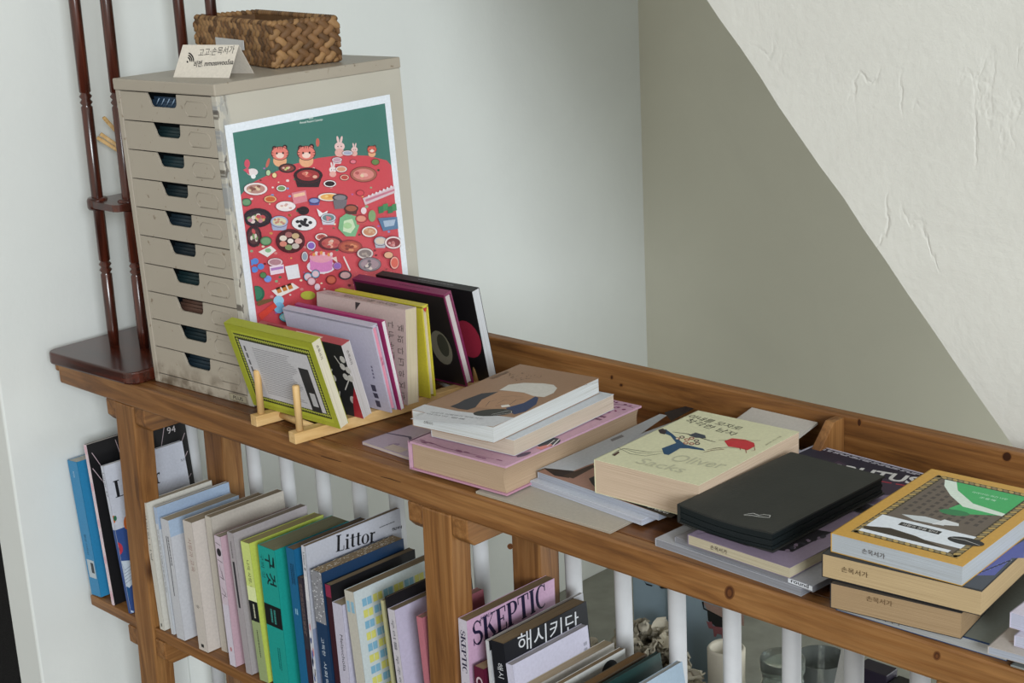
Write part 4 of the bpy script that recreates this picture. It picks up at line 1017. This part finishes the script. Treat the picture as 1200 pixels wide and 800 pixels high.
def art(A):
    A.zoom(950, 530, 3.808); w, h = A.w, A.h
    # pattern frame
    x0, y0, x1, y1 = .015, .014, w-.013, h-.014
    A.rect(x0, y0, x1, y1, '3a3018')
    for k in range(30):
        t_ = y0+(y1-y0)*(k+.5)/30
        for xx in (x0+.004, x1-.004): A.k = 3; A.ell(xx, t_, .0042, .0026, 'b59a5c' if k % 2 else '8a7c58', .7, 8)
    for k in range(18):
        t_ = x0+(x1-x0)*(k+.5)/18
        for yy in (y0+.004, y1-.004): A.k = 3; A.ell(t_, yy, .0042, .0026, 'b59a5c' if k % 2 else '8a7c58', -.7, 8)
    xi0, yi0, xi1, yi1 = x0+.009, y0+.009, x1-.009, y1-.009
    A.k = 4; A.rect(xi0, yi0, xi1, yi1, '655a50')
    for r_ in range(9):
        for c_ in range(9):
            A.k = 6; xx = xi0+.006+c_*.010; yy = yi0+.075+r_*.011
            if xx < xi1-.008: A.rect(xx, yy, xx+.0045, yy+.0065, '453d38')
    A.k = 8; A.poly([(xi0+.018, yi1), (xi1, yi1), (xi1, yi1-.062), (xi0+.066, yi1-.08), (xi0+.045, yi1-.075), (xi0+.05, yi1-.055), (xi0+.03, yi1-.03)], '3fae66')
    A.k = 9; A.poly([(xi0+.004, yi1), (xi0+.018, yi1), (xi0+.03, yi1-.022), (xi0+.06, yi1-.048), (xi1, yi1-.056), (xi1, yi1-.064), (xi0+.055, yi1-.062), (xi0+.03, yi1-.04), (xi0+.012, yi1-.018)], 'd9e8de')
    A.k = 10; A.ell(xi0+.055, yi1-.082, .016, .008, '2b7d4c', .2)
    A.k = 11; A.text('아아아아! 여긴 너무', xi0+.045, yi1-.02, .005, 'cfeedd', w=.04); A.text('조용해', xi0+.058, yi1-.03, .005, 'cfeedd', w=.018)
    A.k = 8; A.poly([(xi0+.012, yi0+.062), (xi0+.035, yi0+.07), (xi0+.06, yi0+.068), (xi0+.062, yi0+.058), (xi0+.03, yi0+.055)], 'c9d0d6'); A.k = 9; A.poly([(xi0+.05, yi0+.055), (xi0+.075, yi0+.066), (xi0+.072, yi0+.072), (xi0+.055, yi0+.074)], 'd9dde2')
    A.k = 10; A.rect(xi0-.004, yi0+.014, xi1+.002, yi0+.05, 'dfe6f0')
    A.k = 11; A.poly([(xi0-.006, yi0+.012), (xi0+.02, yi0+.022), (xi0+.05, yi0+.018), (xi1-.012, yi0+.006), (xi1-.02, yi0-.002), (xi0, yi0+.003)], '33291a')
    A.k = 12; A.rect(xi0-.004, yi0-.002, xi1-.004, yi0+.005, 'e3e9f2')
    A.k = 14; A.rect(xi0+.022, yi0+.034, xi0+.068, yi0+.043, '161616'); A.k = 16; A.text('서점의 문을 닫다', xi0+.025, yi0+.036, .005, 'e3e3e3', w=.04)
    A.k = 14; A.ell(xi1-.002, yi0+.034, .019, .0095, '17171a', .1); A.k = 16; A.line([(xi1-.018, yi0+.034), (xi1-.004, yi0+.036), (xi1+.014, yi0+.032)], .0012, 'c9c9c9')
    A.k = 14; A.text('M', xi0+.047, yi0+.02, .003, 'd8d8d8')
    stamp(A, .036, .35, .026, .0058)
pg_ = ZP(974, 624, .0905)
book('yellow-framed paperback with green and grey building cover, top of right pile', Matrix.Translation((pg_.x, pg_.y, .0691)) @ Matrix.Rotation(R(3), 4, 'Z'), .146, .225, .0214, 'c89a3e', 'b4bcc6', art=art)
# far right magazines
def art(A):
    A.zoom(1080, 620, 4.44); A.greek(.02, .03, .13, .09, 6, '77787a', 4); A.line([(.03, .10), (.12, .10)], .0008, 'a03a3a')
book('grey printed leaflet lying right of the right pile', Matrix.Translation((1.540, -.032, .0004)) @ Matrix.Rotation(R(3), 4, 'Z'), .12, .24, .002, '8c9290', '9a9c9c', cat='leaflet', name='leaflet', art=art)
pk = ZP(1158, 757, .0215)
def art(A): A.line([(.012, .02), (.05, .05), (.09, .05)], .001, 'a0483c'); A.greek(.03, .02, .08, .03, 1, '55504c', 3)
book('cream magazine with rounded edge at the front right of the table', Matrix.Translation((pk.x, pk.y, .0132)) @ Matrix.Rotation(R(4), 4, 'Z'), .2, .27, .0085, 'b3aca8', 'a9b0c0', cat='magazine', name='magazine', art=art)
pk2 = ZP(1189, 744, .0335); pk3 = ZP(1184, 717, .050)
book('white book at the far right edge, on the cream magazine', Matrix.Translation((pk2.x, pk2.y, .0220)) @ Matrix.Rotation(R(3), 4, 'Z'), .15, .21, .0115, 'c3bfd0', 'b9bdd4')
book('pale lilac book at the far right edge, topmost one there', Matrix.Translation((pk3.x, pk3.y, .0337)) @ Matrix.Rotation(R(1), 4, 'Z'), .15, .21, .0165, 'c9c3d6', 'bcc0d8')

# ================================================================== SHELVED BOOKS
G1 = 'books on the shelf left of the first post'; G2 = 'books on the lower shelf between the posts'; G3 = 'books on the lower shelf right of the second post'
PREV = {}
def sb(label, TLp, th, lean, depth, cover, pg='cfc6b8', spine=None, art=None, group=G2, y0=SHY, yaw=0, hard=False, cat='book', name='paperback_book', back=None):
    p = YP(*TLp, y0); zt_ = p.z; xt = p.x; xb = xt-math.tan(R(lean))*(zt_-SHZ)
    if group in PREV:      # books stand side by side without entering one another
        q0, q1, zq = PREV[group]; zl = min(zt_, zq)
        right = lambda z: q0+(q1-q0)*(z-SHZ)/(zq-SHZ)
        xb = max(xb, q0+.0004)
        lim = right(zl)+.0004; own = xb+(xt-xb)*(zl-SHZ)/(zt_-SHZ)
        if own < lim: xt += (lim-own)*(zt_-SHZ)/(zl-SHZ)
    lean = math.degrees(math.atan2(xt-xb, zt_-SHZ))
    M, h = shelved(xt, zt_, lean, th, y0, yaw)
    c_ = math.cos(R(lean)); PREV[group] = (xb+th/c_, xt+th*c_, zt_-th*math.sin(R(lean)))
    return book(label, M, depth, h, th, cover, pg, spine, hard, art, cat=cat, name=name, group=group, back=back), M, h
# left of post
def art(A):
    A.spine(); A.text('월간 디자인', .14, A.t*.35, .006, '123a58', w=.04); A.rect(A.h-.07, A.t*.15, A.h-.035, A.t*.9, 'b9c4cc'); A.rect(A.h-.065, A.t*.5, A.h-.045, A.t*.8, '33393f'); A.text('BOOK', .02, A.t*.4, .004, 'd0e4f0', w=.012)
sb('bright blue tall book against the white wall', (79, 539), .033, -5.2, .16, '2f86b8', 'c9c9c4', art=art, group=G1)
def art(A):
    A.front(); w, h = A.w, A.h; A.rect(0, 0, w, h, '121114')
    for k in range(11):
        a = R(-20+15*k); x, y = w*.45, h*.35; A.k = 2; A.line([(x+.03*math.cos(a), y+.03*math.sin(a)), (min(w-.004, max(.004, x+.2*math.cos(a))), min(h-.006, max(.006, y+.2*math.sin(a))))], .0011, 'c9b4bc')
    A.k = 4; A.text('94', w-.04, h-.026, .012, 'd0c9cc', w=.018)
    A.spine()
    for k in range(14): A.k = 2; A.ell(.01+.023*k, A.t*.5, .009, A.t*.4, ['e0b4c0', 'd9c9d4', 'e8d4d8'][k % 3])
sb('black magazine with white radiating lines and number 94, pink mottled spine', (98, 521), .0095, -5.0, .205, '141316', 'cfc9c9', spine='e0cdd4', art=art, group=G1, cat='magazine', name='magazine')
def art(A):
    A.front(); w, h = A.w, A.h; A.zoom(50, 480, 2.5); A.lim = (w, h)
    A.poly([(0, 0), (w, 0), (w, h*.57), (0, h*.57)], '35508c')
    for x, y, rx, ry, c in ((206, 322, 8, 12, 'c96a30'), (212, 318, 5, 8, '2f6a4a'), (202, 366, 11, 15, 'd79ab8'), (218, 408, 17, 20, 'c03a4c'), (219, 410, 7, 8, '2a2030'), (246, 330, 9, 20, 'c96a30')): A.pell(x, y, rx, ry, c)
    A.pp([(198, 455), (268, 440), (268, 505), (205, 545)], 'c9d4e0')
    for k in range(5): A.pl([(203, 462+14*k), (240, 470+10*k), (266, 450+10*k)], .0008, '24406c')
    A.pell(238, 550, 16, 34, '2a5a8c', .3); A.pp([(205, 560), (225, 600), (268, 590), (268, 606), (212, 612)], 'b9cfe8')
    A.k = 20; A.text('Littor', .012, h-.062, .03, '17171c', w=.098, ser=True); A.ptext('릿터', (405, 152), (424, 147), .005, '2a2a2e')
    A.spine(); A.text('Littor 27', .012, A.t*.3, A.t*.5, '2a2a2e', w=.045); A.rect(A.h*.43, 0, A.h, A.t, '35508c')
sb('white and blue floral literary magazine beside the first post', (118, 546), .008, -6.8, .165, 'c9ccd8', 'cfc9c2', art=art, group=G1, cat='magazine', name='magazine')
# right of post 1
def T_(txt, c='55504c', x=.03, w=.08, bold=0., hh=.42):
    def f(A): A.spine(); A.text(txt, x, A.t*(1-hh)/2, A.t*hh, c, w=w, bold=bold)
    return f
def art(A): T_('가만한 나날', '6a6864', .018, .09)(A); A.rect(A.h-.012, A.t*.3, A.h-.006, A.t*.6, '6a6864')
sb('ivory paperback right beside the first post', (166, 588), .0135, -2.6, .135, 'd2cfc6', 'c4b8a4', art=art)
p = None
def art(A):
    A.front(); A.rect(0, A.h-.04, A.w, A.h, '9fb2cc'); A.spine(); A.rect(.0, 0, .03, A.t, 'a9bad4'); A.greek(.04, A.t*.3, .16, A.t*.6, 1, '6a6a6e', 3)
sb('slim white paperback with sky blue cover top, between ivory and long-lined books', (180, 594), .0075, -2.3, .15, 'cfd2d8', 'c9c0b0', art=art, y0=-.024)
def art(A):
    A.spine(); A.rect(.03, A.t*.42, .14, A.t*.5, '2a2a30'); A.greek(.03, A.t*.6, .085, A.t*.78, 1, '4a4a50', 5)
    A.front(); A.rect(0, A.h-.03, A.w, A.h, 'a9bcd4')
sb('white paperback with a long black line on its spine', (188, 607), .0235, -2.2, .145, 'c9cad0', 'b7ab98', art=art)
def art(A):
    T_('사랑과 교육', 'a08078', .03, .06)(A); A.text('송', .15, A.t*.35, A.t*.3, '6a605c'); A.rect(A.h-.012, A.t*.3, A.h-.006, A.t*.6, '2a2a2a')
sb('blush white paperback with faint pink spine lettering', (214, 609), .026, -1.5, .155, 'cdc4bd', 'a89a86', art=art)
sb('grey-edged pale paperback between blush white and doodled books', (240, 604), .0165, -1.5, .15, 'bfb8ae', 'a0927e', y0=-.005)
def art(A):
    A.spine()
    for k in range(4): A.line([(.012+.03*k, A.t*.1), (.015+.03*k, A.t*.9)], .001, '3a3038')
    A.ell(.028, A.t*.5, .007, A.t*.35, '2a262c'); A.line([(.05, A.t*.3), (.075, A.t*.7), (.06, A.t*.6)], .0012, '3a3038'); A.line([(.09, A.t*.2), (.1, A.t*.8), (.11, A.t*.3)], .0012, '3a3038'); A.rect(.12, 0, A.h, A.t, 'd3cbd8'); A.ell(A.h-.03, A.t*.5, .004, .003, 'c08088')
sb('white paperback with black doodles on a pinkish spine', (251, 627), .0165, -1.5, .15, 'c9a8b4', 'a89e90', spine='d0c0cc', art=art)
def art(A): A.spine(); A.rect(.05, A.t*.3, .13, A.t*.62, '2c2a30'); A.greek(.015, A.t*.3, .045, A.t*.6, 1, '6a6468', 3)
sb('thin grey-mauve paperback left of the lime spine', (266, 623), .0155, -3., .15, 'a9a2a6', '90867a', art=art)
def art(A):
    A.spine(); A.text('나의 사랑, 매기', .03, A.t*.35, A.t*.36, '3a3c30', w=.06); A.rect(.075, 0, .1, A.t, 'e3ecb0'); A.rect(.1, 0, .135, A.t, '14161a'); A.greek(.105, A.t*.35, .13, A.t*.65, 1, 'c9c9b0', 3); A.rect(.135, 0, A.h, A.t, '9aa878'); A.greek(.15, A.t*.4, .2, A.t*.6, 1, '3a3c30', 4)
sb('lime yellow paperback with black band on its spine', (282, 634), .0225, -3.5, .15, 'c3cf5c', 'a89e70', spine='cfdc84', art=art)
def art(A):
    A.spine(); 
    A.text('구', .010, A.t*.36, A.t*.56, '0d2a2c', bold=.02); A.text('구의 것', .014, A.t*.08, A.t*.2, '0d4a4c', w=.04); A.text('것', .042, A.t*.34, A.t*.58, '0d2a2c', bold=.02)
    A.rect(.098, 0, .135, A.t, '101214'); A.greek(.105, A.t*.3, .13, A.t*.7, 2, '3a8a84', 3); A.greek(.17, A.t*.5, .21, A.t*.7, 2, '0a6a68', 3)
sb('teal paperback with black band between lime and blue books', (302, 638), .0425, -1.2, .15, '1f9c92', '8a8a70', art=art)
def art(A):
    A.spine(); A.greek(.025, A.t*.3, .06, A.t*.8, 3, '0d2c48', 3); A.greek(.1, A.t*.3, .11, A.t*.7, 2, 'a0d0e8', 3)
sb('blue paperback with brown page tops right of the teal one', (335, 641), .0195, -1.5, .15, '1c6490', '7a6a58', art=art)
def art(A): A.spine(); A.greek(.01, A.t*.2, .1, A.t*.8, 2, '6a5a58', 3); A.rect(.12, 0, .2, A.t, '3a2430')
sb('dark mottled paperback left of the tall white magazine spine', (349, 676), .0115, 1., .13, '34303a', '6a6058', art=art)
def art(A):
    A.front(); w, h = A.w, A.h
    A.rect(0, 0, w, h*.5, '8a94b0'); A.k = 3
    A.zoom(340, 590, 3.81)
    A.ptext('Littor', (203, 216), (383, 168), .026, '15151a', ser=True)
    A.ptext('릿터', (455, 122), (498, 110), .005, '2a2a2e', .03); A.greek(w-.045, h-.02, w-.012, h-.017, 1, '55555c', 3)
    A.greek(.03, h-.066, .05, h-.062, 1, '2a2a2e', 3); A.greek(.075, h-.055, .09, h-.052, 1, '2a2a2e', 3)
    A.spine(); A.text('Littor 8', .01, A.t*.3, A.t*.5, '2a2a2e', w=.03); A.rect(.05, A.t*.1, .09, A.t*.9, 'd9d9dc'); rr = random.Random(2)
    for k in range(16): A.k = 3+k % 3; A.ell(.125+rr.uniform(0, .12), A.t*rr.uniform(.2, .8), .008, A.t*.22, rr.choice(['2a3a70', 'c98a90', 'e0e0e8', '4a5a9a']), n=8)
sb('tall white literary magazine with large black title, centre of shelf', (353, 639), .0085, 0., .192, 'b9bbc6', '8f7f6c', art=art, cat='magazine', name='magazine', spine='c9cad2')
def art(A):
    A.spine(); A.rect(0, 0, .085, A.t, '8a8a90'); rr = random.Random(1)
    for k in range(60): A.k = 3; A.ell(rr.uniform(0, .085), rr.uniform(.001, A.t-.001), .0012, .0012, rr.choice(['c9c9d0', '5a5a62', 'e3e3e8']), n=6)
    A.text('고독한', .11, A.t*.3, A.t*.3, 'c9d4e0', w=.03); A.text('사회학', .15, A.t*.3, A.t*.3, 'c9d4e0', w=.04)
    A.plane((0, A.h, 0), (1, 0, 0), (0, 0, 1)); A.n = Vector((0, 1, 0))
    for k in range(160): A.k = 1; A.ell(rr.uniform(.0, A.w-.005), rr.uniform(.001, A.t-.001), rr.uniform(.001, .0025), .0009, rr.choice(['d9d3c0', '8a7c66', 'f0eadc']), n=6)
sb('glittery grey and navy paperback right of the tall white magazine', (364, 667), .0255, -1.4, .165, '1f3a5c', 'a08c70', art=art)
def art(A): A.front(); A.rect(0, 0, A.w, A.h, '17161a'); A.spine(); A.rect(0, 0, .02, A.t, '8a2a48')
sb('black paperback with red spine top behind the torn white book', (381, 684), .0125, -1.5, .17, '1a1a1e', '8a7a64', art=art, spine='3a1a24')
def art(A): A.spine(); A.text('Melancholia', .05, A.t*.45, A.t*.3, '3a3a42', w=.06)
sb('white paperback with torn cover top and upright spine lettering', (382, 702), .0225, -1.2, .1, 'c3bfd0', 'a89c88', art=art)
def art(A):
    A.front(); w, h = A.w, A.h
    for j in range(12):
        for i in range(7):
            x = .014+i*.021; y = h-.028-j*.018
            c = '7fb0cc' if (i+j) % 2 == 0 else 'd6d272'
            A.k = 2; A.rect(x, y, x+.0085, y+.012, c); A.k = 2; A.rect(x+.0095, y, x+.018, y+.012, c)
    A.spine(); A.k = 2; A.rect(.016, A.t*.1, .034, A.t*.42, '8ab4cc'); A.rect(.016, A.t*.58, .034, A.t*.9, '8ab4cc')
sb('white paperback with blue and yellow tile pattern cover', (403.5, 691), .0205, -4.2, .165, 'c9d2d6', '938269', art=art, spine='c3bfb4')
sb('thin cream paperback between tile-patterned and lavender books', (446, 703), .0065, -4.6, .16, 'b8b48a', '8a7a64', y0=-.02)
def art(A): A.front(); A.rect(0, A.h-.02, A.w, A.h, '17161a')
sb('paperback with black cover top behind the lavender book', (451, 699), .005, -4.6, .165, '1d1c20', '6a5c4c', art=art, y0=-.024)
def art(A):
    A.spine(); A.text('우리를 우주하게', .015, A.t*.3, A.t*.4, '4a4a50', w=.12)
    A.front(); w, h = A.w, A.h; A.greek(.08, h-.075, .11, h-.06, 3, '3a3650', 3); A.poly([(.07, h-.03), (.085, h-.025), (.08, h-.04), (.068, h-.044)], '2a2640'); A.ell(.1, h-.12, .02, .015, 'a8a0c0')
sb('lavender white paperback with grey Korean spine title', (452, 712), .0145, -4.6, .15, 'c0b9d0', '8f8069', art=art, spine='c9c4cc')
sb('salmon pink small paperback against the second post', (488, 722), .0125, -4., .12, 'b8707c', 'a07a74')
# right bay
def art(A):
    A.front(); w, h = A.w, A.h; A.zoom(480, 590, 3.808)
    A.rect(0, 0, w, h, 'c8a4c0'); A.ptext('SKEPTIC', (284, 640), (614, 452), .036, '1d1838', ser=True)
    A.ptext('KOREA', (318, 522), (368, 496), .006, '2a2448', .01); A.rect(.012, h-.118, .05, h-.095, '241f3a'); A.text('포퓰리즘', .016, h-.111, .008, 'c9b8d0', w=.026)
    A.spine(); A.text('SKEPTIC', .016, A.t*.22, A.t*.55, '1d1838', w=.065, ser=True); A.text('뇌는 윤리적인가', .095, A.t*.3, A.t*.35, '2a2448', w=.07)
sb('lilac science magazine with big serif title right of the second post', (537, 724), .0165, .8, .175, 'c8a4c0', '8d7a60', art=art, group=G3, cat='magazine', name='magazine', spine='c9c3cf')
def art(A):
    A.spine(); A.ell(.022, A.t*.5, .008, A.t*.35, 'c9b4bc'); A.ell(.022, A.t*.5, .005, A.t*.2, '4a1228')
sb('maroon small book with round white emblem in front of the lilac magazine', (555.5, 780), .0185, -.5, .1, '5a1832', '9a8468', art=art, group=G3)
def art(A): A.front(); A.rect(.0, A.h-.014, A.w*.6, A.h, '26262c')
sb('slim white magazine between lilac magazine and black book', (569, 750), .006, -3., .19, 'c3c4c8', 'cfcfcf', art=art, group=G3, cat='magazine', name='magazine')
def art(A):
    A.front(); w, h = A.w, A.h; A.zoom(480, 590, 3.808); A.rect(0, 0, w, h, '15161d')
    A.ptext('해시키단', (485, 668), (755, 560), .027, 'd3d5da', .0)
    A.spine(); A.text('해시', .03, A.t*.3, A.t*.45, 'c9cbd0', w=.022)
sb('thick black paperback with large white Korean lettering on its cover', (575, 750), .0245, -4.5, .165, '17181f', '8f7d64', art=art, group=G3)
def art(A): A.front(); A.greek(A.w-.012, A.h-.08, A.w-.005, A.h-.02, 7, '9a9aa8', 3)
sb('white notebook leaning in front of the black paperback', (590, 776), .012, -6.5, .150, 'cbc9dc', 'c3c0cc', art=art, group=G3, cat='notebook', name='notebook')
sb('cream-paged thick paperback right of the white notebook', (597, 804), .018, -6.5, .18, 'c9c4bc', 'bfae92', group=G3)
def art(A):
    A.front(); w, h = A.w, A.h; A.ell(w-.035, h-.022, .018, .018, '15151a'); 
    A.k = 3; A.line([(w-.05, h-.028), (w-.043, h-.024), (w-.036, h-.028), (w-.029, h-.024), (w-.021, h-.028)], .0012, 'c9c9c9'); A.line([(.03, h-.03), (w-.06, h-.024)], .002, '15151a'); A.rect(.03, h-.06, .07, h-.045, '15151a')
sb('white book with black semicircle emblem on its cover', (630, 812), .010, -7., .165, 'c9cac6', 'a08a6c', art=art, group=G3)
sb('brown mottled paperback with dark cover, right of the emblem book', (652, 818), .016, -8., .165, '5a4c3c', '8a6c4a', group=G3)
sb('thin dark green book leaning near the third baluster', (668, 822), .007, -9., .175, '1c3a38', '3a4a48', group=G3)
sb('pale blue booklet at the right end of the lower shelf row', (695, 832), .009, -9., .17, 'a9bed0', 'c9cfd4', group=G3, cat='booklet', name='booklet')

# ================================================================== BEHIND THE RAILING
CAN = plain('candle_wax', 'd9d2c4', .5, .4, 0, .08, 12)
pc = YP(851, 760, .85)
cdl = empty('pillar_candle', Matrix.Translation((pc.x, .85, LEDZ+.0006)), 'white pillar candle with melted rim behind the balusters', 'candle')
hc = pc.z-LEDZ
mb = MB(); mb.lathe([(.036, 0), (.038, hc*.4), (.036, hc*.8), (.037, hc), (.033, hc+.005), (.029, hc-.002), (.025, hc-.022), (.004, hc-.026)], CAN, n=24); mb.build('wax_body', cdl)
mb = MB(); mb.lathe([(.0012, hc-.026), (.001, hc-.008)], plain('burnt_wick', '1a1512'), n=6); mb.build('wick', cdl)
n = NT('clear_jar_glass'); n.b.inputs['Transmission Weight'].default_value = .92; n.b.inputs['IOR'].default_value = 1.3; GLS = n.set('dfe6e2', .06, .5)
def jar(pxl, r, y, name, label, cat, lip=True):
    q = YP(*pxl, y); hj = q.z-LEDZ
    e = empty(name, Matrix.Translation((q.x, y, LEDZ+.0006)), label, cat)
    mb = MB()
    pr = [(r*.96, 0), (r, .01), (r, hj*.82), (r*.86, hj*.9), (r*.9, hj), (r*.84, hj), (r*.8, hj*.9), (r*.93, hj*.82), (r*.93, .012), (.001, .008)] if lip else [(r*.8, 0), (r*.86, .01), (r, hj), (r*.96, hj), (r*.82, .014), (.001, .012)]
    mb.lathe(pr, GLS, n=28); mb.build('glass_body', e)
    if lip:
        mb = MB(); mb.lathe([(r*.90, hj*.93), (r*.95, hj*.94), (r*.95, hj), (r*.90, hj*1.01)], GLS, n=28); mb.build('rim', e)
jar((917, 772), .043, .78, 'glass_jar', 'clear glass jar with thick rim behind the balusters', 'jar')
jar((962, 770), .05, .92, 'drinking_glass', 'large thin clear glass right of the jar', 'glass', False)
# dried flowers
PET = [plain('dried_petal_'+c, c, .85, .2, 0, .3, 30, .3) for c in ('d3c9b4', 'b5ab96', 'c4baa5', '9a907a', 'ddd4c2')]
def dried(px_, y, rad, label, seed, nb=60):
    q = YP(*px_, y); rr = random.Random(seed); base = Vector((q.x, y, LEDZ+.001)); hz_ = q.z-LEDZ
    e = empty('dried_flower_bunch', Matrix.Translation(base), label, 'dried flowers', 'dried flowers behind the railing')
    mb = MB()
    for k in range(nb):
        a = rr.uniform(0, 6.28); rr_ = rad*math.sqrt(rr.random()); z = hz_-rr.uniform(0, .1)-.05*(rr_/rad)**2
        c = Vector((rr_*math.cos(a), rr_*math.sin(a)*.8, z)); s_ = rr.uniform(.010, .021)
        e3 = Matrix.Rotation(rr.uniform(0, 6.28), 4, 'Z') @ Matrix.Rotation(rr.uniform(-1.2, 1.2), 4, 'X') @ Matrix.Rotation(rr.uniform(-1, 1), 4, 'Y')
        vs = []; fs = []; N = 5
        for j in range(N+1):
            for i in range(N+1):
                u, v_ = i/N*2-1, j/N*2-1; wd = math.sqrt(max(0, 1-v_*v_*.9)); vs.append((s_*u*wd, s_*v_*1.4, s_*(.5*u*u+.25*math.sin(5*v_+k)+.2*math.cos(6*u+k))))
        for j in range(N):
            for i in range(N): b0 = j*(N+1)+i; fs.append((b0, b0+1, b0+N+2, b0+N+1))
        mb.add(vs, fs, rr.choice(PET), Matrix.Translation(c) @ e3, True)
    mb.build('petals', e)
    mb = MB()
    for k in range(14):
        a = rr.uniform(0, 6.28); r1 = rad*.7*rr.random(); mb.tube([(rad*.25*math.cos(a), rad*.25*math.sin(a), 0), (r1*.7*math.cos(a), r1*.7*math.sin(a), hz_*.4), (r1*math.cos(a), r1*math.sin(a), hz_*.85)], .0015, PET[3], 5)
    mb.build('stems', e)
dried((702, 752), .70, .05, 'cream dried flowers left of the second visible baluster', 1)
dried((762, 735), .85, .085, 'cream dried flower bunch between second and third visible balusters', 2, 190)
dried((814, 784), .74, .03, 'low dried flowers just left of the candle', 3, 40)
# blue grey board leaning in the corner, small drawing taped on it
Pb0 = YP(742, 700, .95); Pb1 = YP(862, 700, .95)
mb = MB(); mb.box(Pb0.x, Pb1.x, .95, .965, LEDZ+.001, YP(800, 668, .95).z, plain('blue_grey_board', 'a3b9c9', .7, .3, 0, .08, 8)); o = mb.build('canvas_board', bevel=.001)
tag(o, 'blue-grey board standing behind the railing', 'board')
Pr = YP(784, 700, .93)
mb = MB(); mb.box(Pr.x-.003, Pr.x+.003, .93, .936, LEDZ+.001, YP(784, 675, .93).z, plain('black_rod', '17181a')); tag(mb.build('black_rod'), 'thin black rod against the blue-grey board', 'rod')
DM = Matrix.Translation((0, .949, 0))
e = empty('animal_sticker', DM, 'pink animal sticker with pale paper on the blue-grey board', 'sticker')
A = Art(DM, (0, 0, 0), (1, 0, 0), (0, 0, 1)); A.zoom(740, 680, 5.4545)
A.pp([(455, 135), (720, 220), (720, 290), (590, 245), (490, 195)], 'b89a90'); A.pp([(450, 135), (462, 135), (465, 175), (590, 240), (590, 250), (460, 182)], '1c1c20'); A.pp([(485, 195), (590, 245), (590, 300), (540, 295), (490, 255)], '2c2e30')
A.pp([(478, 258), (490, 265), (512, 262), (520, 290), (600, 305), (600, 365), (580, 372), (575, 345), (548, 340), (540, 360), (528, 358), (522, 310), (495, 305)], 'b0707a')
A.pp([(80, 0), (95, 18), (135, 30), (132, 38), (95, 28)], '1c1c20'); A.pp([(175, 35), (225, 45), (228, 52), (190, 52)], '1c1c20'); A.build(e, 'print')
# purple book/box at right
Pp0, Pp1 = YP(1021, 775, .45), YP(1056, 785, .45)
mb = MB(); mb.box(Pp0.x, Pp1.x, .41, .44, LEDZ+.001, -.33, card('2c2438')); tag(mb.build('purple_box', bevel=.001), 'dark purple box behind the balusters at right', 'box')
mb = MB(); mb.box(Pp1.x+.002, Pp1.x+.05, .41, .44, LEDZ+.001, -.34, card('1a171f')); tag(mb.build('black_box', bevel=.001), 'black box beside the dark purple box', 'box')
a_, b_, c_, d_ = YP(990, 762, .3), YP(982, 800, .3), YP(1004, 800, .3), YP(1000, 762, .3)
Mw = Matrix(((1, 0, 0, 0), (0, 0, -1, .3), (0, 1, 0, 0), (0, 0, 0, 1)))
dd = (b_.x-a_.x)/(b_.z-a_.z); xb = a_.x+dd*(LEDZ+.001-a_.z)
mb = MB(); mb.prism([(xb, LEDZ+.001), (xb+.05, LEDZ+.001), (a_.x+.02, a_.z+.02), (a_.x, a_.z+.02)], .004, card('c9c9c4'), Mw); tag(mb.build('white_card', bevel=.0005), 'white slanted card behind the right balusters', 'card')

# ================================================================== LIGHT
def area(name, loc, target, sx, sy, power, col):
    l = bpy.data.lights.new(name, 'AREA'); l.shape = 'RECTANGLE'; l.size = sx; l.size_y = sy; l.energy = power; l.color = col
    o = bpy.data.objects.new(name, l); COL.objects.link(o); o.location = loc
    o.rotation_euler = (Vector(target)-Vector(loc)).to_track_quat('-Z', 'Y').to_euler(); return o
area('window_daylight', (7.3, -4.1, 2.0), (0, .3, .1), 2.3, 2.0, 520, (.90, .96, 1.))
area('stairwell_fill', (1.45, 1.1, -.36), (-.3, .9, -.5), .8, .4, 6, (.95, 1., .98))  # added fill lamp, no window here; brightens the wall between the balusters
w = bpy.data.worlds.new('world'); SC.world = w; w.use_nodes = True
w.node_tree.nodes['Background'].inputs[0].default_value = (1., .97, .87, 1); w.node_tree.nodes['Background'].inputs[1].default_value = .82
SC.view_settings.view_transform = 'Standard'; SC.view_settings.look = 'None'; SC.view_settings.gamma = 1; SC.view_settings.exposure = 0
SC.view_settings.use_curve_mapping = False
SC.cycles.use_denoising = True
SC.cycles.max_bounces = 8; SC.cycles.transparent_max_bounces = 12
bpy.context.view_layer.update()
